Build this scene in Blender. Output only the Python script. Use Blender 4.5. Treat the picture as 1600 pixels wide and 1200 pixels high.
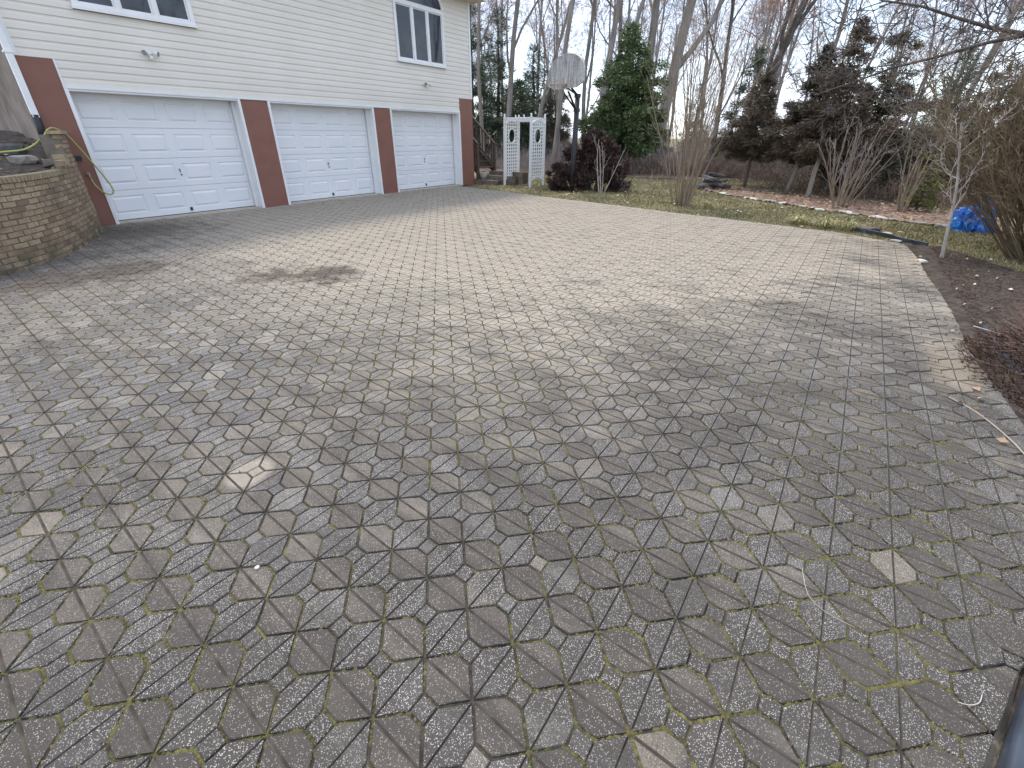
import bpy, math, random
from math import sin, cos, pi, radians, sqrt, atan2
from mathutils import Vector, Matrix, noise as mnoise

for o in list(bpy.data.objects): bpy.data.objects.remove(o)
SC = bpy.context.scene
COL = SC.collection

# ------------------------------------------------------------------ camera
cam_d = bpy.data.cameras.new('camera'); cam = bpy.data.objects.new('camera', cam_d); COL.objects.link(cam)
th, ro, yaw = .4623, -.0039, -.0016
F = Vector((sin(yaw), cos(yaw), 0)); Rt = Vector((cos(yaw), -sin(yaw), 0)); Z = Vector((0, 0, 1))
fw = F*cos(th) - Z*sin(th); up = F*sin(th) + Z*cos(th)
cx = Rt*cos(ro) - up*sin(ro); cy = Rt*sin(ro) + up*cos(ro)
cam.matrix_world = Matrix(((cx.x, cy.x, -fw.x, .0016), (cx.y, cy.y, -fw.y, -.1059), (cx.z, cy.z, -fw.z, 1.5893), (0, 0, 0, 1)))
cam_d.sensor_width = 36; cam_d.lens = 681.456/1600*36
cam_d.shift_x = 1.448/1600; cam_d.shift_y = -46.418/1600
cam_d.clip_start = .05; cam_d.clip_end = 1500
SC.camera = cam

# ------------------------------------------------------------------ sky and sun
SUN_EL, SUN_AZ = radians(58), radians(-32)          # azimuth clockwise from +Y
world = bpy.data.worlds.new('World'); SC.world = world; world.use_nodes = True
wn = world.node_tree; wn.nodes.clear()
w_out = wn.nodes.new('ShaderNodeOutputWorld'); w_bg = wn.nodes.new('ShaderNodeBackground'); w_bg.inputs[1].default_value = .15
sky = wn.nodes.new('ShaderNodeTexSky'); sky.sky_type = 'NISHITA'; sky.sun_disc = False
sky.sun_elevation = SUN_EL; sky.sun_rotation = SUN_AZ; sky.dust_density = 1.0; sky.air_density = 1.0
w_tc = wn.nodes.new('ShaderNodeTexCoord'); w_mp = wn.nodes.new('ShaderNodeMapping'); w_mp.inputs['Scale'].default_value = (1, 1, 2.6)
w_no = wn.nodes.new('ShaderNodeTexNoise'); w_no.inputs['Scale'].default_value = 2.6; w_no.inputs['Detail'].default_value = 7; w_no.inputs['Roughness'].default_value = .6
w_cr = wn.nodes.new('ShaderNodeMapRange'); w_cr.inputs[1].default_value = .36; w_cr.inputs[2].default_value = .62; w_cr.inputs[3].default_value = .3; w_cr.inputs[4].default_value = 1
w_mx = wn.nodes.new('ShaderNodeMixRGB'); w_mx.inputs[2].default_value = (3.75, 4.05, 4.75, 1)
wn.links.new(w_tc.outputs['Generated'], w_mp.inputs[0]); wn.links.new(w_mp.outputs[0], w_no.inputs['Vector'])
wn.links.new(w_no.outputs['Fac'], w_cr.inputs[0]); wn.links.new(w_cr.outputs[0], w_mx.inputs[0])
wn.links.new(sky.outputs[0], w_mx.inputs[1]); wn.links.new(w_mx.outputs[0], w_bg.inputs[0]); wn.links.new(w_bg.outputs[0], w_out.inputs[0])
sun_d = bpy.data.lights.new('sun', 'SUN'); sun = bpy.data.objects.new('sun', sun_d); COL.objects.link(sun)
sun_d.energy = 1.3; sun_d.angle = radians(11); sun_d.color = (1, .92, .80)
sdir = Vector((sin(SUN_AZ)*cos(SUN_EL), cos(SUN_AZ)*cos(SUN_EL), sin(SUN_EL)))
sun.rotation_euler = sdir.to_track_quat('Z', 'Y').to_euler(); sun.location = (0, 0, 40)
SC.view_settings.view_transform = 'Standard'; SC.view_settings.look = 'None'; SC.view_settings.gamma = 1
SC.view_settings.exposure = 1.3
SC.view_settings.use_curve_mapping = False

# ------------------------------------------------------------------ helpers
A0 = radians(36.45); UX, UY = sin(A0), cos(A0); VX, VY = cos(A0), -sin(A0); D0 = -11.594
RZ = pi/2 - A0
def W(t, s, z=0.):
    """site coordinates (t along the garage front, s out from it) to world"""
    return Vector((t*UX + (s+D0)*VX, t*UY + (s+D0)*VY, z))
def S(p):
    return p[0]*UX+p[1]*UY, p[0]*VX+p[1]*VY-D0

class MB:
    def __init__(self): self.v = []; self.f = []; self.mi = None
    def poly(self, pts):
        n = len(self.v); self.v += [tuple(p) for p in pts]; self.f.append(tuple(range(n, n+len(pts))))
    def box(self, x0, x1, y0, y1, z0, z1, M=None):
        n = len(self.v)
        P = [(x0,y0,z0),(x1,y0,z0),(x1,y1,z0),(x0,y1,z0),(x0,y0,z1),(x1,y0,z1),(x1,y1,z1),(x0,y1,z1)]
        if M is not None: P = [tuple(M @ Vector(p)) for p in P]
        self.v += P
        self.f += [tuple(n+i for i in q) for q in ((0,3,2,1),(4,5,6,7),(0,1,5,4),(1,2,6,5),(2,3,7,6),(3,0,4,7))]
    def beam(self, a, b, w, h):
        a = Vector(a); b = Vector(b); d = (b-a); L = d.length
        q = d.to_track_quat('X', 'Z').to_matrix().to_4x4(); q.translation = a
        self.box(0, L, -w/2, w/2, -h/2, h/2, q)
    def tube(self, pts, rad, n=6, cap=True):
        k = len(pts)
        if not hasattr(rad, '__len__'): rad = [rad]*k
        base = len(self.v); prev = None
        for i in range(k):
            p = pts[i]; a = pts[max(i-1, 0)]; b = pts[min(i+1, k-1)]
            d = Vector((b[0]-a[0], b[1]-a[1], b[2]-a[2]))
            if d.length < 1e-9: d = Vector((0, 0, 1))
            d.normalize()
            if prev is None:
                u = d.orthogonal().normalized()
            else:
                u = (prev - d*prev.dot(d))
                u = u.normalized() if u.length > 1e-6 else d.orthogonal().normalized()
            prev = u; w = d.cross(u); r = rad[i]
            for j in range(n):
                c = cos(2*pi*j/n)*r; s_ = sin(2*pi*j/n)*r
                self.v.append((p[0]+u.x*c+w.x*s_, p[1]+u.y*c+w.y*s_, p[2]+u.z*c+w.z*s_))
        for i in range(k-1):
            for j in range(n):
                a = base+i*n+j; b = base+i*n+(j+1) % n
                self.f.append((a, b, b+n, a+n))
        if cap:
            self.f.append(tuple(base+j for j in reversed(range(n))))
            self.f.append(tuple(base+(k-1)*n+j for j in range(n)))
    def extrude(self, outline, axis, a, b):
        """outline of 2d points in the plane across axis, between a and b"""
        n = len(self.v); k = len(outline)
        def mk(p, w):
            if axis == 'x': return (w, p[0], p[1])
            if axis == 'y': return (p[0], w, p[1])
            return (p[0], p[1], w)
        self.v += [mk(p, a) for p in outline] + [mk(p, b) for p in outline]
        for i in range(k):
            j = (i+1) % k; self.f.append((n+i, n+j, n+k+j, n+k+i))
        self.f.append(tuple(n+i for i in reversed(range(k)))); self.f.append(tuple(n+k+i for i in range(k)))
    def mesh(self, name, mat=None, smooth=False):
        me = bpy.data.meshes.new(name); me.from_pydata(self.v, [], self.f)
        if mat:
            for q in (mat if isinstance(mat, (list, tuple)) else (mat,)): me.materials.append(q)
        if self.mi: me.polygons.foreach_set('material_index', self.mi+[0]*(len(self.f)-len(self.mi)))
        if smooth: me.polygons.foreach_set('use_smooth', [True]*len(me.polygons))
        me.update(); return me
    def build(self, name, mat, parent=None, smooth=False, fix=True):
        me = self.mesh(name, mat, smooth)
        if fix and len(self.f) < 4000:
            import bmesh
            bm = bmesh.new(); bm.from_mesh(me); bmesh.ops.recalc_face_normals(bm, faces=bm.faces); bm.to_mesh(me); bm.free()
        return link(name, me, parent)
def link(name, me, parent=None):
    o = bpy.data.objects.new(name, me); COL.objects.link(o)
    if parent is not None: o.parent = parent
    return o
def tag(o, label=None, cat=None, group=None, kind=None):
    if label: o['label'] = label
    if cat: o['category'] = cat
    if group: o['group'] = group
    if kind: o['kind'] = kind
    return o
def empty(name, loc=(0,0,0), rz=0., label=None, cat=None, group=None):
    o = bpy.data.objects.new(name, None); COL.objects.link(o); o.location = loc; o.rotation_euler = (0, 0, rz)
    o.empty_display_size = .2
    return tag(o, label, cat, group)
def site_empty(name, t, s, z, label, cat, group=None):
    return empty(name, W(t, s, z), RZ, label, cat, group)
def inside(x, y, poly):
    c = False; n = len(poly); j = n-1
    for i in range(n):
        xi, yi = poly[i]; xj, yj = poly[j]
        if (yi > y) != (yj > y) and x < (xj-xi)*(y-yi)/(yj-yi)+xi: c = not c
        j = i
    return c
def nz(x, y, z=0.): return mnoise.noise(Vector((x, y, z)))

# ------------------------------------------------------------------ materials
class NT:
    def __init__(self, name):
        self.m = bpy.data.materials.new(name); self.m.use_nodes = True; self.t = self.m.node_tree
        self.b = self.t.nodes['Principled BSDF']
    def n(self, typ, **kw):
        x = self.t.nodes.new('ShaderNode'+typ)
        for k, v in kw.items(): setattr(x, k, v)
        return x
    def l(self, a, b): self.t.links.new(a, b)
    def pos(self): return self.n('NewGeometry').outputs['Position']
    def noise(self, vec, scale, detail=4, rough=.55, dist=0.):
        x = self.n('TexNoise'); x.inputs['Scale'].default_value = scale; x.inputs['Detail'].default_value = detail
        x.inputs['Roughness'].default_value = rough; x.inputs['Distortion'].default_value = dist
        self.l(vec, x.inputs['Vector']); return x.outputs['Fac']
    def rng(self, v, a, b, c=0., d=1.):
        x = self.n('MapRange'); self.l(v, x.inputs[0])
        for i, q in enumerate((a, b, c, d)): x.inputs[i+1].default_value = q
        return x.outputs[0]
    def mix(self, fac, a, b, mode='MIX'):
        x = self.n('MixRGB', blend_type=mode)
        for i, q in enumerate((fac, a, b)):
            if isinstance(q, (int, float)): x.inputs[i].default_value = q
            elif isinstance(q, tuple): x.inputs[i].default_value = (*q[:3], 1)
            else: self.l(q, x.inputs[i])
        return x.outputs[0]
    def math(self, op, a, b=0.):
        x = self.n('Math', operation=op)
        for i, q in enumerate((a, b)):
            if isinstance(q, (int, float)): x.inputs[i].default_value = q
            else: self.l(q, x.inputs[i])
        return x.outputs[0]
    def bump(self, h, strength, dist=.01):
        x = self.n('Bump'); x.inputs['Strength'].default_value = strength; x.inputs['Distance'].default_value = dist
        self.l(h, x.inputs['Height']); self.l(x.outputs[0], self.b.inputs['Normal'])
    def mapped(self, vec, scale=(1,1,1), rot=(0,0,0), loc=(0,0,0)):
        x = self.n('Mapping'); x.inputs['Scale'].default_value = scale; x.inputs['Rotation'].default_value = rot; x.inputs['Location'].default_value = loc
        self.l(vec, x.inputs[0]); return x.outputs[0]
    def col(self, c):
        if isinstance(c, tuple): self.b.inputs['Base Color'].default_value = (*c[:3], 1)
        else: self.l(c, self.b.inputs['Base Color'])
    def rough(self, r):
        if isinstance(r, (int, float)): self.b.inputs['Roughness'].default_value = r
        else: self.l(r, self.b.inputs['Roughness'])
    def rand(self):
        """a random number for each object and each loose piece"""
        i = self.n('NewGeometry').outputs['Random Per Island']; o = self.n('ObjectInfo').outputs['Random']
        return self.math('FRACT', self.math('ADD', i, o))
def simple(name, c1, c2=None, scale=6., rough=.7, bump=0., bscale=60., vary=0., lo=.35, hi=.65, stretch=None):
    m = NT(name); p = m.pos()
    q = m.mapped(p, stretch) if stretch else p
    c = c1
    if c2: c = m.mix(m.rng(m.noise(q, scale), lo, hi), c1, c2)
    if vary:
        v = m.rng(m.rand(), 0, 1, 1-vary, 1+vary)
        cc = m.n('CombineColor')
        for i in range(3): m.l(v, cc.inputs[i])
        c = m.mix(1., c, cc.outputs[0], 'MULTIPLY')
    m.col(c); m.rough(rough)
    if bump: m.bump(m.noise(q, bscale, 3), bump)
    return m.m

def paver_material(name, base, alt, speck, amount):
    m = NT(name); p = m.pos(); ps = m.mapped(p, rot=(0, 0, -RZ))
    r = m.rand()
    c = m.mix(r, base, alt)
    # blotches of weathering
    big = m.noise(p, .5, 3, .6); mid = m.noise(p, 3.4, 3, .65); fine = m.noise(p, 48, 2, .7)
    sx = m.n('SeparateXYZ'); m.l(ps, sx.inputs[0])
    t_, s_ = sx.outputs[0], m.math('SUBTRACT', m.math('MULTIPLY', sx.outputs[1], -1.), D0)
    # paler paving towards the garage
    pale = m.math('ADD', t_, m.math('MULTIPLY', m.math('SUBTRACT', big, .5), 7.))
    pale = m.math('SUBTRACT', pale, m.rng(s_, 9.6, 12.6, 0, 3.4))
    c = m.mix(m.rng(pale, .3, 3.8, .0, .85), c, (.47, .405, .31))
    c = m.mix(m.rng(mid, .47, .68, 0, .38), c, (.14, .124, .106))
    c = m.mix(m.rng(fine, .35, .7, 0, .45), c, (.105, .094, .08))
    # some stones stay clean and pale
    c = m.mix(m.math('MULTIPLY', m.rng(r, .72, .95, 0, .4), m.rng(mid, .6, .42)), c, (.33, .305, .27))
    # branch shadow streaks and foreground shade painted dark, mixed with grimy blotches
    near_shade = m.math('ADD', m.math('MULTIPLY', m.rng(s_, 8., 12.4), .5), m.math('MULTIPLY', m.rng(t_, 7., -.5), .5))
    branch_shade = m.noise(m.mapped(ps, (9., 2.2, 1), rot=(0, 0, .42)), 1., 3, .6)
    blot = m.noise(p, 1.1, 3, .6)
    shade_dirt = m.math('ADD', m.math('ADD', m.math('MULTIPLY', branch_shade, .55), m.math('MULTIPLY', blot, .7)), m.math('MULTIPLY', near_shade, .62))
    c = m.mix(m.rng(shade_dirt, .86, 1.12, 0, .9), c, (.055, .047, .04))
    # bare worn stones
    c = m.mix(m.math('MULTIPLY', m.rng(m.math('FRACT', m.math('MULTIPLY', r, 7.3)), .965, .99), m.rng(mid, .6, .45, 0, .28)), c, (.38, .32, .24))
    # exposed aggregate
    vo = m.n('TexVoronoi'); vo.inputs['Scale'].default_value = 300; m.l(p, vo.inputs['Vector'])
    vs = m.n('SeparateXYZ'); m.l(vo.outputs['Color'], vs.inputs[0])
    dot = m.math('MULTIPLY', m.math('GREATER_THAN', vs.outputs[0], 1-amount), m.rng(vo.outputs['Distance'], .5, .3))
    dot = m.math('MULTIPLY', dot, m.rng(mid, .25, .5))
    dot = m.math('MULTIPLY', dot, m.rng(vs.outputs[2], 0, 1, .35, 1.))
    c = m.mix(dot, c, speck)
    dk = m.math('MULTIPLY', m.math('GREATER_THAN', vs.outputs[1], .8), .5)
    c = m.mix(dk, c, (.04, .037, .034))
    # stains left by standing vehicles and darker patches by the wall
    wob = m.math('SUBTRACT', m.noise(p, 4.3, 3), .5); mask = None
    for (t0, s0, ra, k) in ((2.45, 6.02, .5, .85), (2.9, 6.5, .6, .9), (1.3, 4.2, .85, .8), (.75, 4.1, .8, .7), (2.5, 1.3, 1.5, .6)):
        dx = m.math('SUBTRACT', t_, t0); dy = m.math('SUBTRACT', s_, s0)
        d = m.math('SQRT', m.math('ADD', m.math('MULTIPLY', dx, dx), m.math('MULTIPLY', dy, dy)))
        d = m.math('ADD', d, m.math('MULTIPLY', wob, ra*1.9))
        q = m.rng(d, ra*.9, ra*.35, 0, k)
        mask = q if mask is None else m.math('MAXIMUM', mask, q)
    c = m.mix(mask, c, (.07, .053, .041))
    # sand washed out at the bed edge
    dx = m.math('SUBTRACT', t_, 4.35); dy = m.math('SUBTRACT', s_, 12.62)
    d = m.math('SQRT', m.math('ADD', m.math('MULTIPLY', dx, m.math('MULTIPLY', dx, .45)), m.math('MULTIPLY', dy, m.math('MULTIPLY', dy, 3.))))
    d = m.math('ADD', d, m.math('MULTIPLY', wob, .4))
    c = m.mix(m.rng(d, .42, .15, 0, .45), c, (.34, .285, .2))
    # a bleached pair of stones
    dx = m.math('SUBTRACT', t_, .52); dy = m.math('SUBTRACT', s_, 9.48)
    d = m.math('ADD', m.math('SQRT', m.math('ADD', m.math('MULTIPLY', dx, dx), m.math('MULTIPLY', dy, dy))), m.math('MULTIPLY', wob, .1))
    c = m.mix(m.rng(d, .13, .09, 0, .45), c, (.44, .38, .3))
    m.col(c); m.rough(.9)
    m.bump(fine, .6, .003)
    return m.m

def joint_material():
    m = NT('joint_soil'); p = m.pos()
    c = m.mix(m.rng(m.noise(p, 30, 4), .35, .65), (.024, .02, .016), (.06, .05, .036))
    mo = m.math('MULTIPLY', m.rng(m.noise(p, .8, 3), .4, .56), m.rng(m.noise(p, 11, 3), .44, .58))
    c = m.mix(mo, c, m.mix(m.rng(m.noise(p, 60, 2), .4, .6), (.105, .098, .03), (.175, .16, .05)))
    m.col(c); m.rough(.95); m.bump(m.noise(p, 120, 3), .6, .01)
    return m.m

MAT = {}
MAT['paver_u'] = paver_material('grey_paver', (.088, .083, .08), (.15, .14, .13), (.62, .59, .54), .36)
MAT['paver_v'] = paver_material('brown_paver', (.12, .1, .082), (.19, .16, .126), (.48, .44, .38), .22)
MAT['joint'] = joint_material()
MAT['groove'] = simple('dirt_in_grooves', (.055, .046, .038), (.105, .088, .07), 20, .95)
MAT['moss'] = simple('moss', (.06, .055, .022), (.145, .132, .042), 9, .95, .5, 200, .25)
MAT['weed'] = simple('weed_green', (.12, .17, .035), (.2, .24, .06), 30, .7, vary=.3)
MAT['siding'] = simple('cream_vinyl', (.71, .672, .595), (.745, .71, .635), 1.2, .45, .05, 30, .025)
MAT['brown'] = simple('brown_panel', (.21, .092, .066), (.235, .106, .077), 2.5, .6, .08, 140)
MAT['white'] = simple('white_trim', (.76, .77, .77), (.82, .82, .82), 3, .4)
MAT['door'] = simple('white_door_paint', (.74, .765, .79), (.79, .80, .815), 1.6, .38, .03, 60)
MAT['dark'] = simple('dark_metal', (.02, .02, .022), None, 5, .5)
MAT['grey_metal'] = simple('grey_metal', (.2, .2, .2), (.3, .3, .3), 20, .4)
MAT['stucco'] = simple('stained_stucco', (.175, .125, .095), (.31, .25, .20), 1.7, .9, .5, 40)
MAT['roof'] = simple('shingle', (.06, .055, .05), (.11, .1, .09), 9, .9, .4, 30)
MAT['haunch'] = simple('mortar_haunch', (.16, .135, .1), (.30, .255, .19), 8, .95, .6, 40)
MAT['concrete'] = simple('concrete', (.36, .33, .27), (.5, .46, .38), 8, .9, .4, 60)
MAT['soil'] = simple('bed_soil', (.04, .03, .023), (.1, .075, .055), 9, .95, .9, 40)
MAT['mulch'] = simple('mulch', (.034, .025, .019), (.078, .058, .044), 14, .95, .9, 60, lo=.4, hi=.6)
MAT['chips'] = simple('mulch_chips', (.05, .03, .022), (.12, .08, .055), 12, .9, vary=.5)
MAT['litter'] = simple('leaf_litter', (.16, .11, .08), (.28, .195, .145), 7, .9, .8, 30)
MAT['leaves'] = simple('dead_leaves', (.24, .145, .085), (.40, .28, .19), 5, .85, vary=.45)
MAT['paleleaf'] = simple('pale_leaves', (.5, .42, .3), (.62, .55, .44), 5, .8, vary=.3)
MAT['wood'] = simple('weathered_brown_wood', (.055, .036, .026), (.1, .068, .05), 4, .75, .3, 40, stretch=(1, 1, 6))
MAT['timber'] = simple('old_timber', (.10, .085, .065), (.2, .17, .135), 6, .9, .4, 30)
MAT['pvc'] = simple('white_vinyl', (.78, .79, .78), (.72, .73, .71), 4, .4)
MAT['pole'] = simple('black_pole', (.012, .012, .016), (.022, .022, .03), 8, .45)
MAT['stone'] = simple('field_stone', (.24, .22, .19), (.42, .39, .34), 6, .9, .6, 25, .3)
MAT['palestone'] = simple('pale_stone', (.5, .47, .4), (.62, .6, .54), 6, .9, .5, 25, .12)
MAT['darkstone'] = simple('dark_stone', (.06, .06, .058), (.2, .19, .18), 4, .85, .5, 20, .4)
MAT['bark'] = simple('grey_bark', (.2, .175, .15), (.31, .28, .25), 5, .95, .7, 18, stretch=(1, 1, .25))
MAT['bark_far'] = simple('hazed_bark', (.24, .215, .2), (.34, .31, .285), 3, .95)  # distance haze put into the colour: lighter bark for the far wood
MAT['bark_dark'] = simple('dark_bark', (.065, .054, .047), (.125, .106, .092), 5, .95, .7, 18, stretch=(1, 1, .25))
MAT['bark_pale'] = simple('pale_bark', (.26, .225, .185), (.38, .335, .28), 6, .9, .5, 20, stretch=(1, 1, .3))
MAT['twig'] = simple('grey_twigs', (.24, .2, .185), (.34, .285, .265), 1.2, .9)
MAT['twig_near'] = simple('near_twigs', (.085, .068, .066), (.14, .112, .108), 1.2, .9)
MAT['brushtwig'] = simple('brown_brush', (.14, .1, .075), (.26, .195, .15), 1.5, .9)
MAT['twig_red'] = simple('budding_twigs', (.36, .22, .16), (.46, .26, .15), .5, .9)
MAT['twig_purple'] = simple('purple_twigs', (.21, .16, .175), (.28, .215, .23), 1, .9)
MAT['tan'] = simple('tan_stems', (.22, .165, .115), (.34, .27, .195), 5, .85)
MAT['olive_twig'] = simple('olive_twigs', (.125, .088, .05), (.22, .165, .1), 2, .9)
MAT['ivory'] = simple('ivory_branches', (.36, .32, .27), (.5, .46, .41), 6, .85)
def foliage(name, c1, c2, sc=1.3, vary=.35):
    m = NT(name); p = m.pos()
    c = m.mix(m.rng(m.noise(p, sc, 3), .38, .62), c1, c2)
    v = m.rng(m.rand(), 0, 1, 1-vary, 1+vary); cc = m.n('CombineColor')
    for i in range(3): m.l(v, cc.inputs[i])
    m.col(m.mix(1., c, cc.outputs[0], 'MULTIPLY')); m.rough(.65)
    return m.m
MAT['ever'] = foliage('evergreen_leaf', (.075, .115, .045), (.165, .215, .09))
MAT['pine'] = foliage('pine_needles', (.06, .085, .05), (.115, .145, .085))
MAT['brownfir'] = foliage('rusty_fir_needles', (.09, .074, .05), (.17, .124, .086), .9)
MAT['greyfir'] = foliage('dull_fir_needles', (.09, .085, .052), (.155, .135, .088), .9)
MAT['maroon'] = foliage('maroon_leaf', (.04, .02, .018), (.09, .047, .039), 2.2)
MAT['yellowgreen'] = foliage('yellow_green_leaf', (.13, .15, .03), (.2, .21, .05), 3)
MAT['grass'] = foliage('grass_blades', (.2, .185, .085), (.33, .28, .145), .8, .4)
MAT['shoot'] = foliage('pale_shoots', (.36, .34, .14), (.5, .46, .25), 4, .25)
MAT['rusty'] = foliage('rusty_shrub', (.07, .038, .025), (.13, .072, .048), 3)
def lawn_material():
    m = NT('lawn'); p = m.pos()
    c = m.mix(m.rng(m.noise(p, .6, 5), .38, .62), (.165, .152, .07), (.27, .228, .12))
    c = m.mix(m.rng(m.noise(p, 5, 4), .45, .7, 0, .6), c, (.2, .155, .1))
    c = m.mix(m.rng(m.noise(p, 38, 3), .4, .65, 0, .5), c, (.09, .095, .035))
    m.col(c); m.rough(.95); m.bump(m.noise(p, 60, 3), .7, .03); return m.m
MAT['lawn'] = lawn_material()
MAT['woodfloor'] = simple('woodland_floor', (.075, .055, .04), (.15, .115, .08), 2, .95, .8, 12)
def glass_material():
    m = NT('dark_window_glass'); p = m.pos()
    c = m.mix(m.rng(m.noise(p, 2.2, 2), .45, .65), (.006, .009, .016), (.022, .03, .045))
    m.col(c); m.rough(.04); m.b.inputs['Specular IOR Level'].default_value = .7
    m.bump(m.noise(p, 1.5, 1), .04, .02); return m.m
MAT['glass'] = glass_material()
def brick_material(name, cols):
    m = NT(name); p = m.pos(); r = m.rand()
    ramp = m.n('ValToRGB'); m.l(r, ramp.inputs[0]); e = ramp.color_ramp.elements
    e[0].position = 0; e[0].color = (*cols[0], 1); e[1].position = 1; e[1].color = (*cols[-1], 1)
    for i in range(1, len(cols)-1):
        x = e.new(i/(len(cols)-1)); x.color = (*cols[i], 1)
    c = m.mix(m.rng(m.noise(p, 16, 4), .35, .7, 0, .5), ramp.outputs[0], (.16, .12, .08))
    c = m.mix(m.rng(m.noise(p, 1.6, 4, .6), .52, .7, 0, .5), c, (.1, .085, .065))
    sx = m.n('SeparateXYZ'); m.l(p, sx.inputs[0])
    c = m.mix(m.math('MULTIPLY', m.rng(sx.outputs[2], .4, .02), m.rng(m.noise(p, 5, 4), .35, .6, .1, .8)), c, (.07, .068, .04))
    m.col(c); m.rough(.9); m.bump(m.noise(p, 70, 4), .6, .006); return m.m
MAT['brick'] = brick_material('tan_brick', [(.23, .155, .095), (.37, .27, .165), (.45, .34, .215), (.3, .205, .125), (.5, .39, .255)])
MAT['capbrick'] = brick_material('cap_brick', [(.36, .28, .165), (.42, .33, .2), (.38, .3, .185)])
MAT['mortar'] = simple('mortar', (.13, .11, .085), (.2, .17, .13), 9, .95, .5, 50)
def board_material():
    m = NT('weathered_backboard'); p = m.pos()
    st = m.noise(m.mapped(p, (5, 5, .6)), 3., 5, .65); f = m.noise(p, 22, 5, .7)
    c = m.mix(m.rng(st, .36, .62), (.27, .265, .25), (.6, .59, .56))
    c = m.mix(m.rng(f, .45, .7, 0, .65), c, (.13, .128, .12)); m.col(c); m.rough(.8); return m.m
MAT['board'] = board_material()
MAT['boardline'] = simple('faded_white_line', (.62, .61, .58), (.36, .35, .33), 9, .8)
MAT['rim'] = simple('faded_orange_rim', (.36, .21, .1), (.45, .32, .2), 9, .6)
MAT['net'] = simple('old_net', (.3, .28, .24), None, 5, .9)
MAT['hose'] = simple('yellow_green_hose', (.46, .46, .12), (.40, .42, .13), 9, .4)
MAT['brass'] = simple('brass_tap', (.42, .33, .2), (.3, .25, .18), 30, .4)
MAT['plastic'] = simple('black_plastic_edging', (.022, .028, .036), (.06, .075, .1), 3, .28, .15, 12)
def tarp_material():
    m = NT('blue_tarp'); p = m.pos()
    m.col(m.mix(m.rng(m.noise(p, 6, 4), .35, .7), (.02, .11, .5), (.05, .33, .85))); m.rough(.32)
    m.bump(m.noise(p, 14, 4), .5, .03); return m.m
MAT['tarp'] = tarp_material()

# ------------------------------------------------------------------ ground
R = random.Random(7)
EDGE = [(-6, 11.9), (.4, 12.12), (1.2, 12.40), (1.63, 12.56), (2.1, 12.80), (2.8, 12.93), (3.6, 12.90), (4.9, 12.82), (7.1, 12.76), (8.4, 12.69), (10.1, 12.57), (14, 12.3)]
def edge_s(t):
    for (a, b), (c, d) in zip(EDGE[:-1], EDGE[1:]):
        if t < c: return b+(d-b)*(t-a)/(c-a) + .012*sin(t*2.3)
    return 12.3
DRIVE = [(-5, 0), (13.25, 0), (13.3, 1.4), (13.25, 2.9), (13.1, 4.4), (12.73, 6.0), (12.05, 8.05), (10.95, 10.3), (10.35, 11.5), (10.25, 12.1), (10.05, 12.42), (9.75, 12.6), (-5, 12.8)]
BACK = DRIVE[1:12]
def drive_depth(t, s):
    """distance inside the driveway edge, negative outside"""
    d = min(edge_s(t)-s, s+.0, t+6)
    for (a, b), (c, e) in zip(BACK[:-1], BACK[1:]):
        L = sqrt((c-a)**2+(e-b)**2); nx, ny = (e-b)/L, -(c-a)/L
        d = min(d, -((t-a)*nx+(s-b)*ny))
    return d
def und(t, s): return .012*nz(t*.35, s*.35, 3.) + .006*nz(t*1.1, s*1.1, 9.) - .012*max(0, (s-12.2)/.6)**2
def ground_h(x, y):
    t, s = S((x, y)); d = -drive_depth(t, s)
    k = min(1, max(0, (d-.1)/.9))
    return -.07 + k*(.055 + .03*nz(x*.3, y*.3)) - max(0, (y-30))*.004*min(1, max(0, (x-5)/10))
def axis(a, b, step, far):
    xs = []; x = a
    while x <= b: xs.append(x); x += step
    g = step; y = b
    while y < far: g *= 1.5; y += g; xs.append(y)
    g = step; y = a
    while y > -far: g *= 1.5; y -= g; xs.insert(0, y)
    return xs
mb = MB(); xs = axis(-14, 22, .4, 900); ys = axis(-6, 34, .4, 1200)
for y in ys:
    for x in xs: mb.v.append((x, y, ground_h(x, y) if abs(x) < 200 and abs(y) < 200 else -.6))
nx = len(xs)
for j in range(len(ys)-1):
    for i in range(nx-1): mb.f.append((j*nx+i, j*nx+i+1, (j+1)*nx+i+1, (j+1)*nx+i))
tag(mb.build('lawn', MAT['lawn'], None, True, False), kind='structure')

def sheet(name, poly, step, lift, mat, amp=.02, fr=6., hf=ground_h):
    x0 = min(p[0] for p in poly); x1 = max(p[0] for p in poly); y0 = min(p[1] for p in poly); y1 = max(p[1] for p in poly)
    m = MB(); idx = {}
    def vid(i, j):
        if (i, j) not in idx:
            x = x0+i*step + step*.35*nz(i*1.7, j*1.3, 2.); y = y0+j*step + step*.35*nz(i*1.3, j*1.9, 5.)
            idx[i, j] = len(m.v); m.v.append((x, y, hf(x, y)+lift+amp*nz(x*fr, y*fr, 1.)))
        return idx[i, j]
    for j in range(int((y1-y0)/step)+1):
        for i in range(int((x1-x0)/step)+1):
            if inside(x0+(i+.5)*step, y0+(j+.5)*step, poly):
                m.f.append((vid(i, j), vid(i+1, j), vid(i+1, j+1), vid(i, j+1)))
    return tag(m.build(name, mat, None, True, False), kind='structure')
def wp(*pts): return [tuple(W(t, s)[:2]) for t, s in pts]
BED = wp((-4, 11.8), (1, 12.0), (3.2, 12.5), (8, 12.55), (9.6, 12.6), (10.05, 12.6), (9.9, 13.0), (9.35, 13.35), (8.3, 13.75), (8.4, 15.5), (9.2, 18), (6, 20), (-4, 19))
sheet('mulch_bed', BED, .11, .035, MAT['mulch'], .03, 5.)
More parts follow.
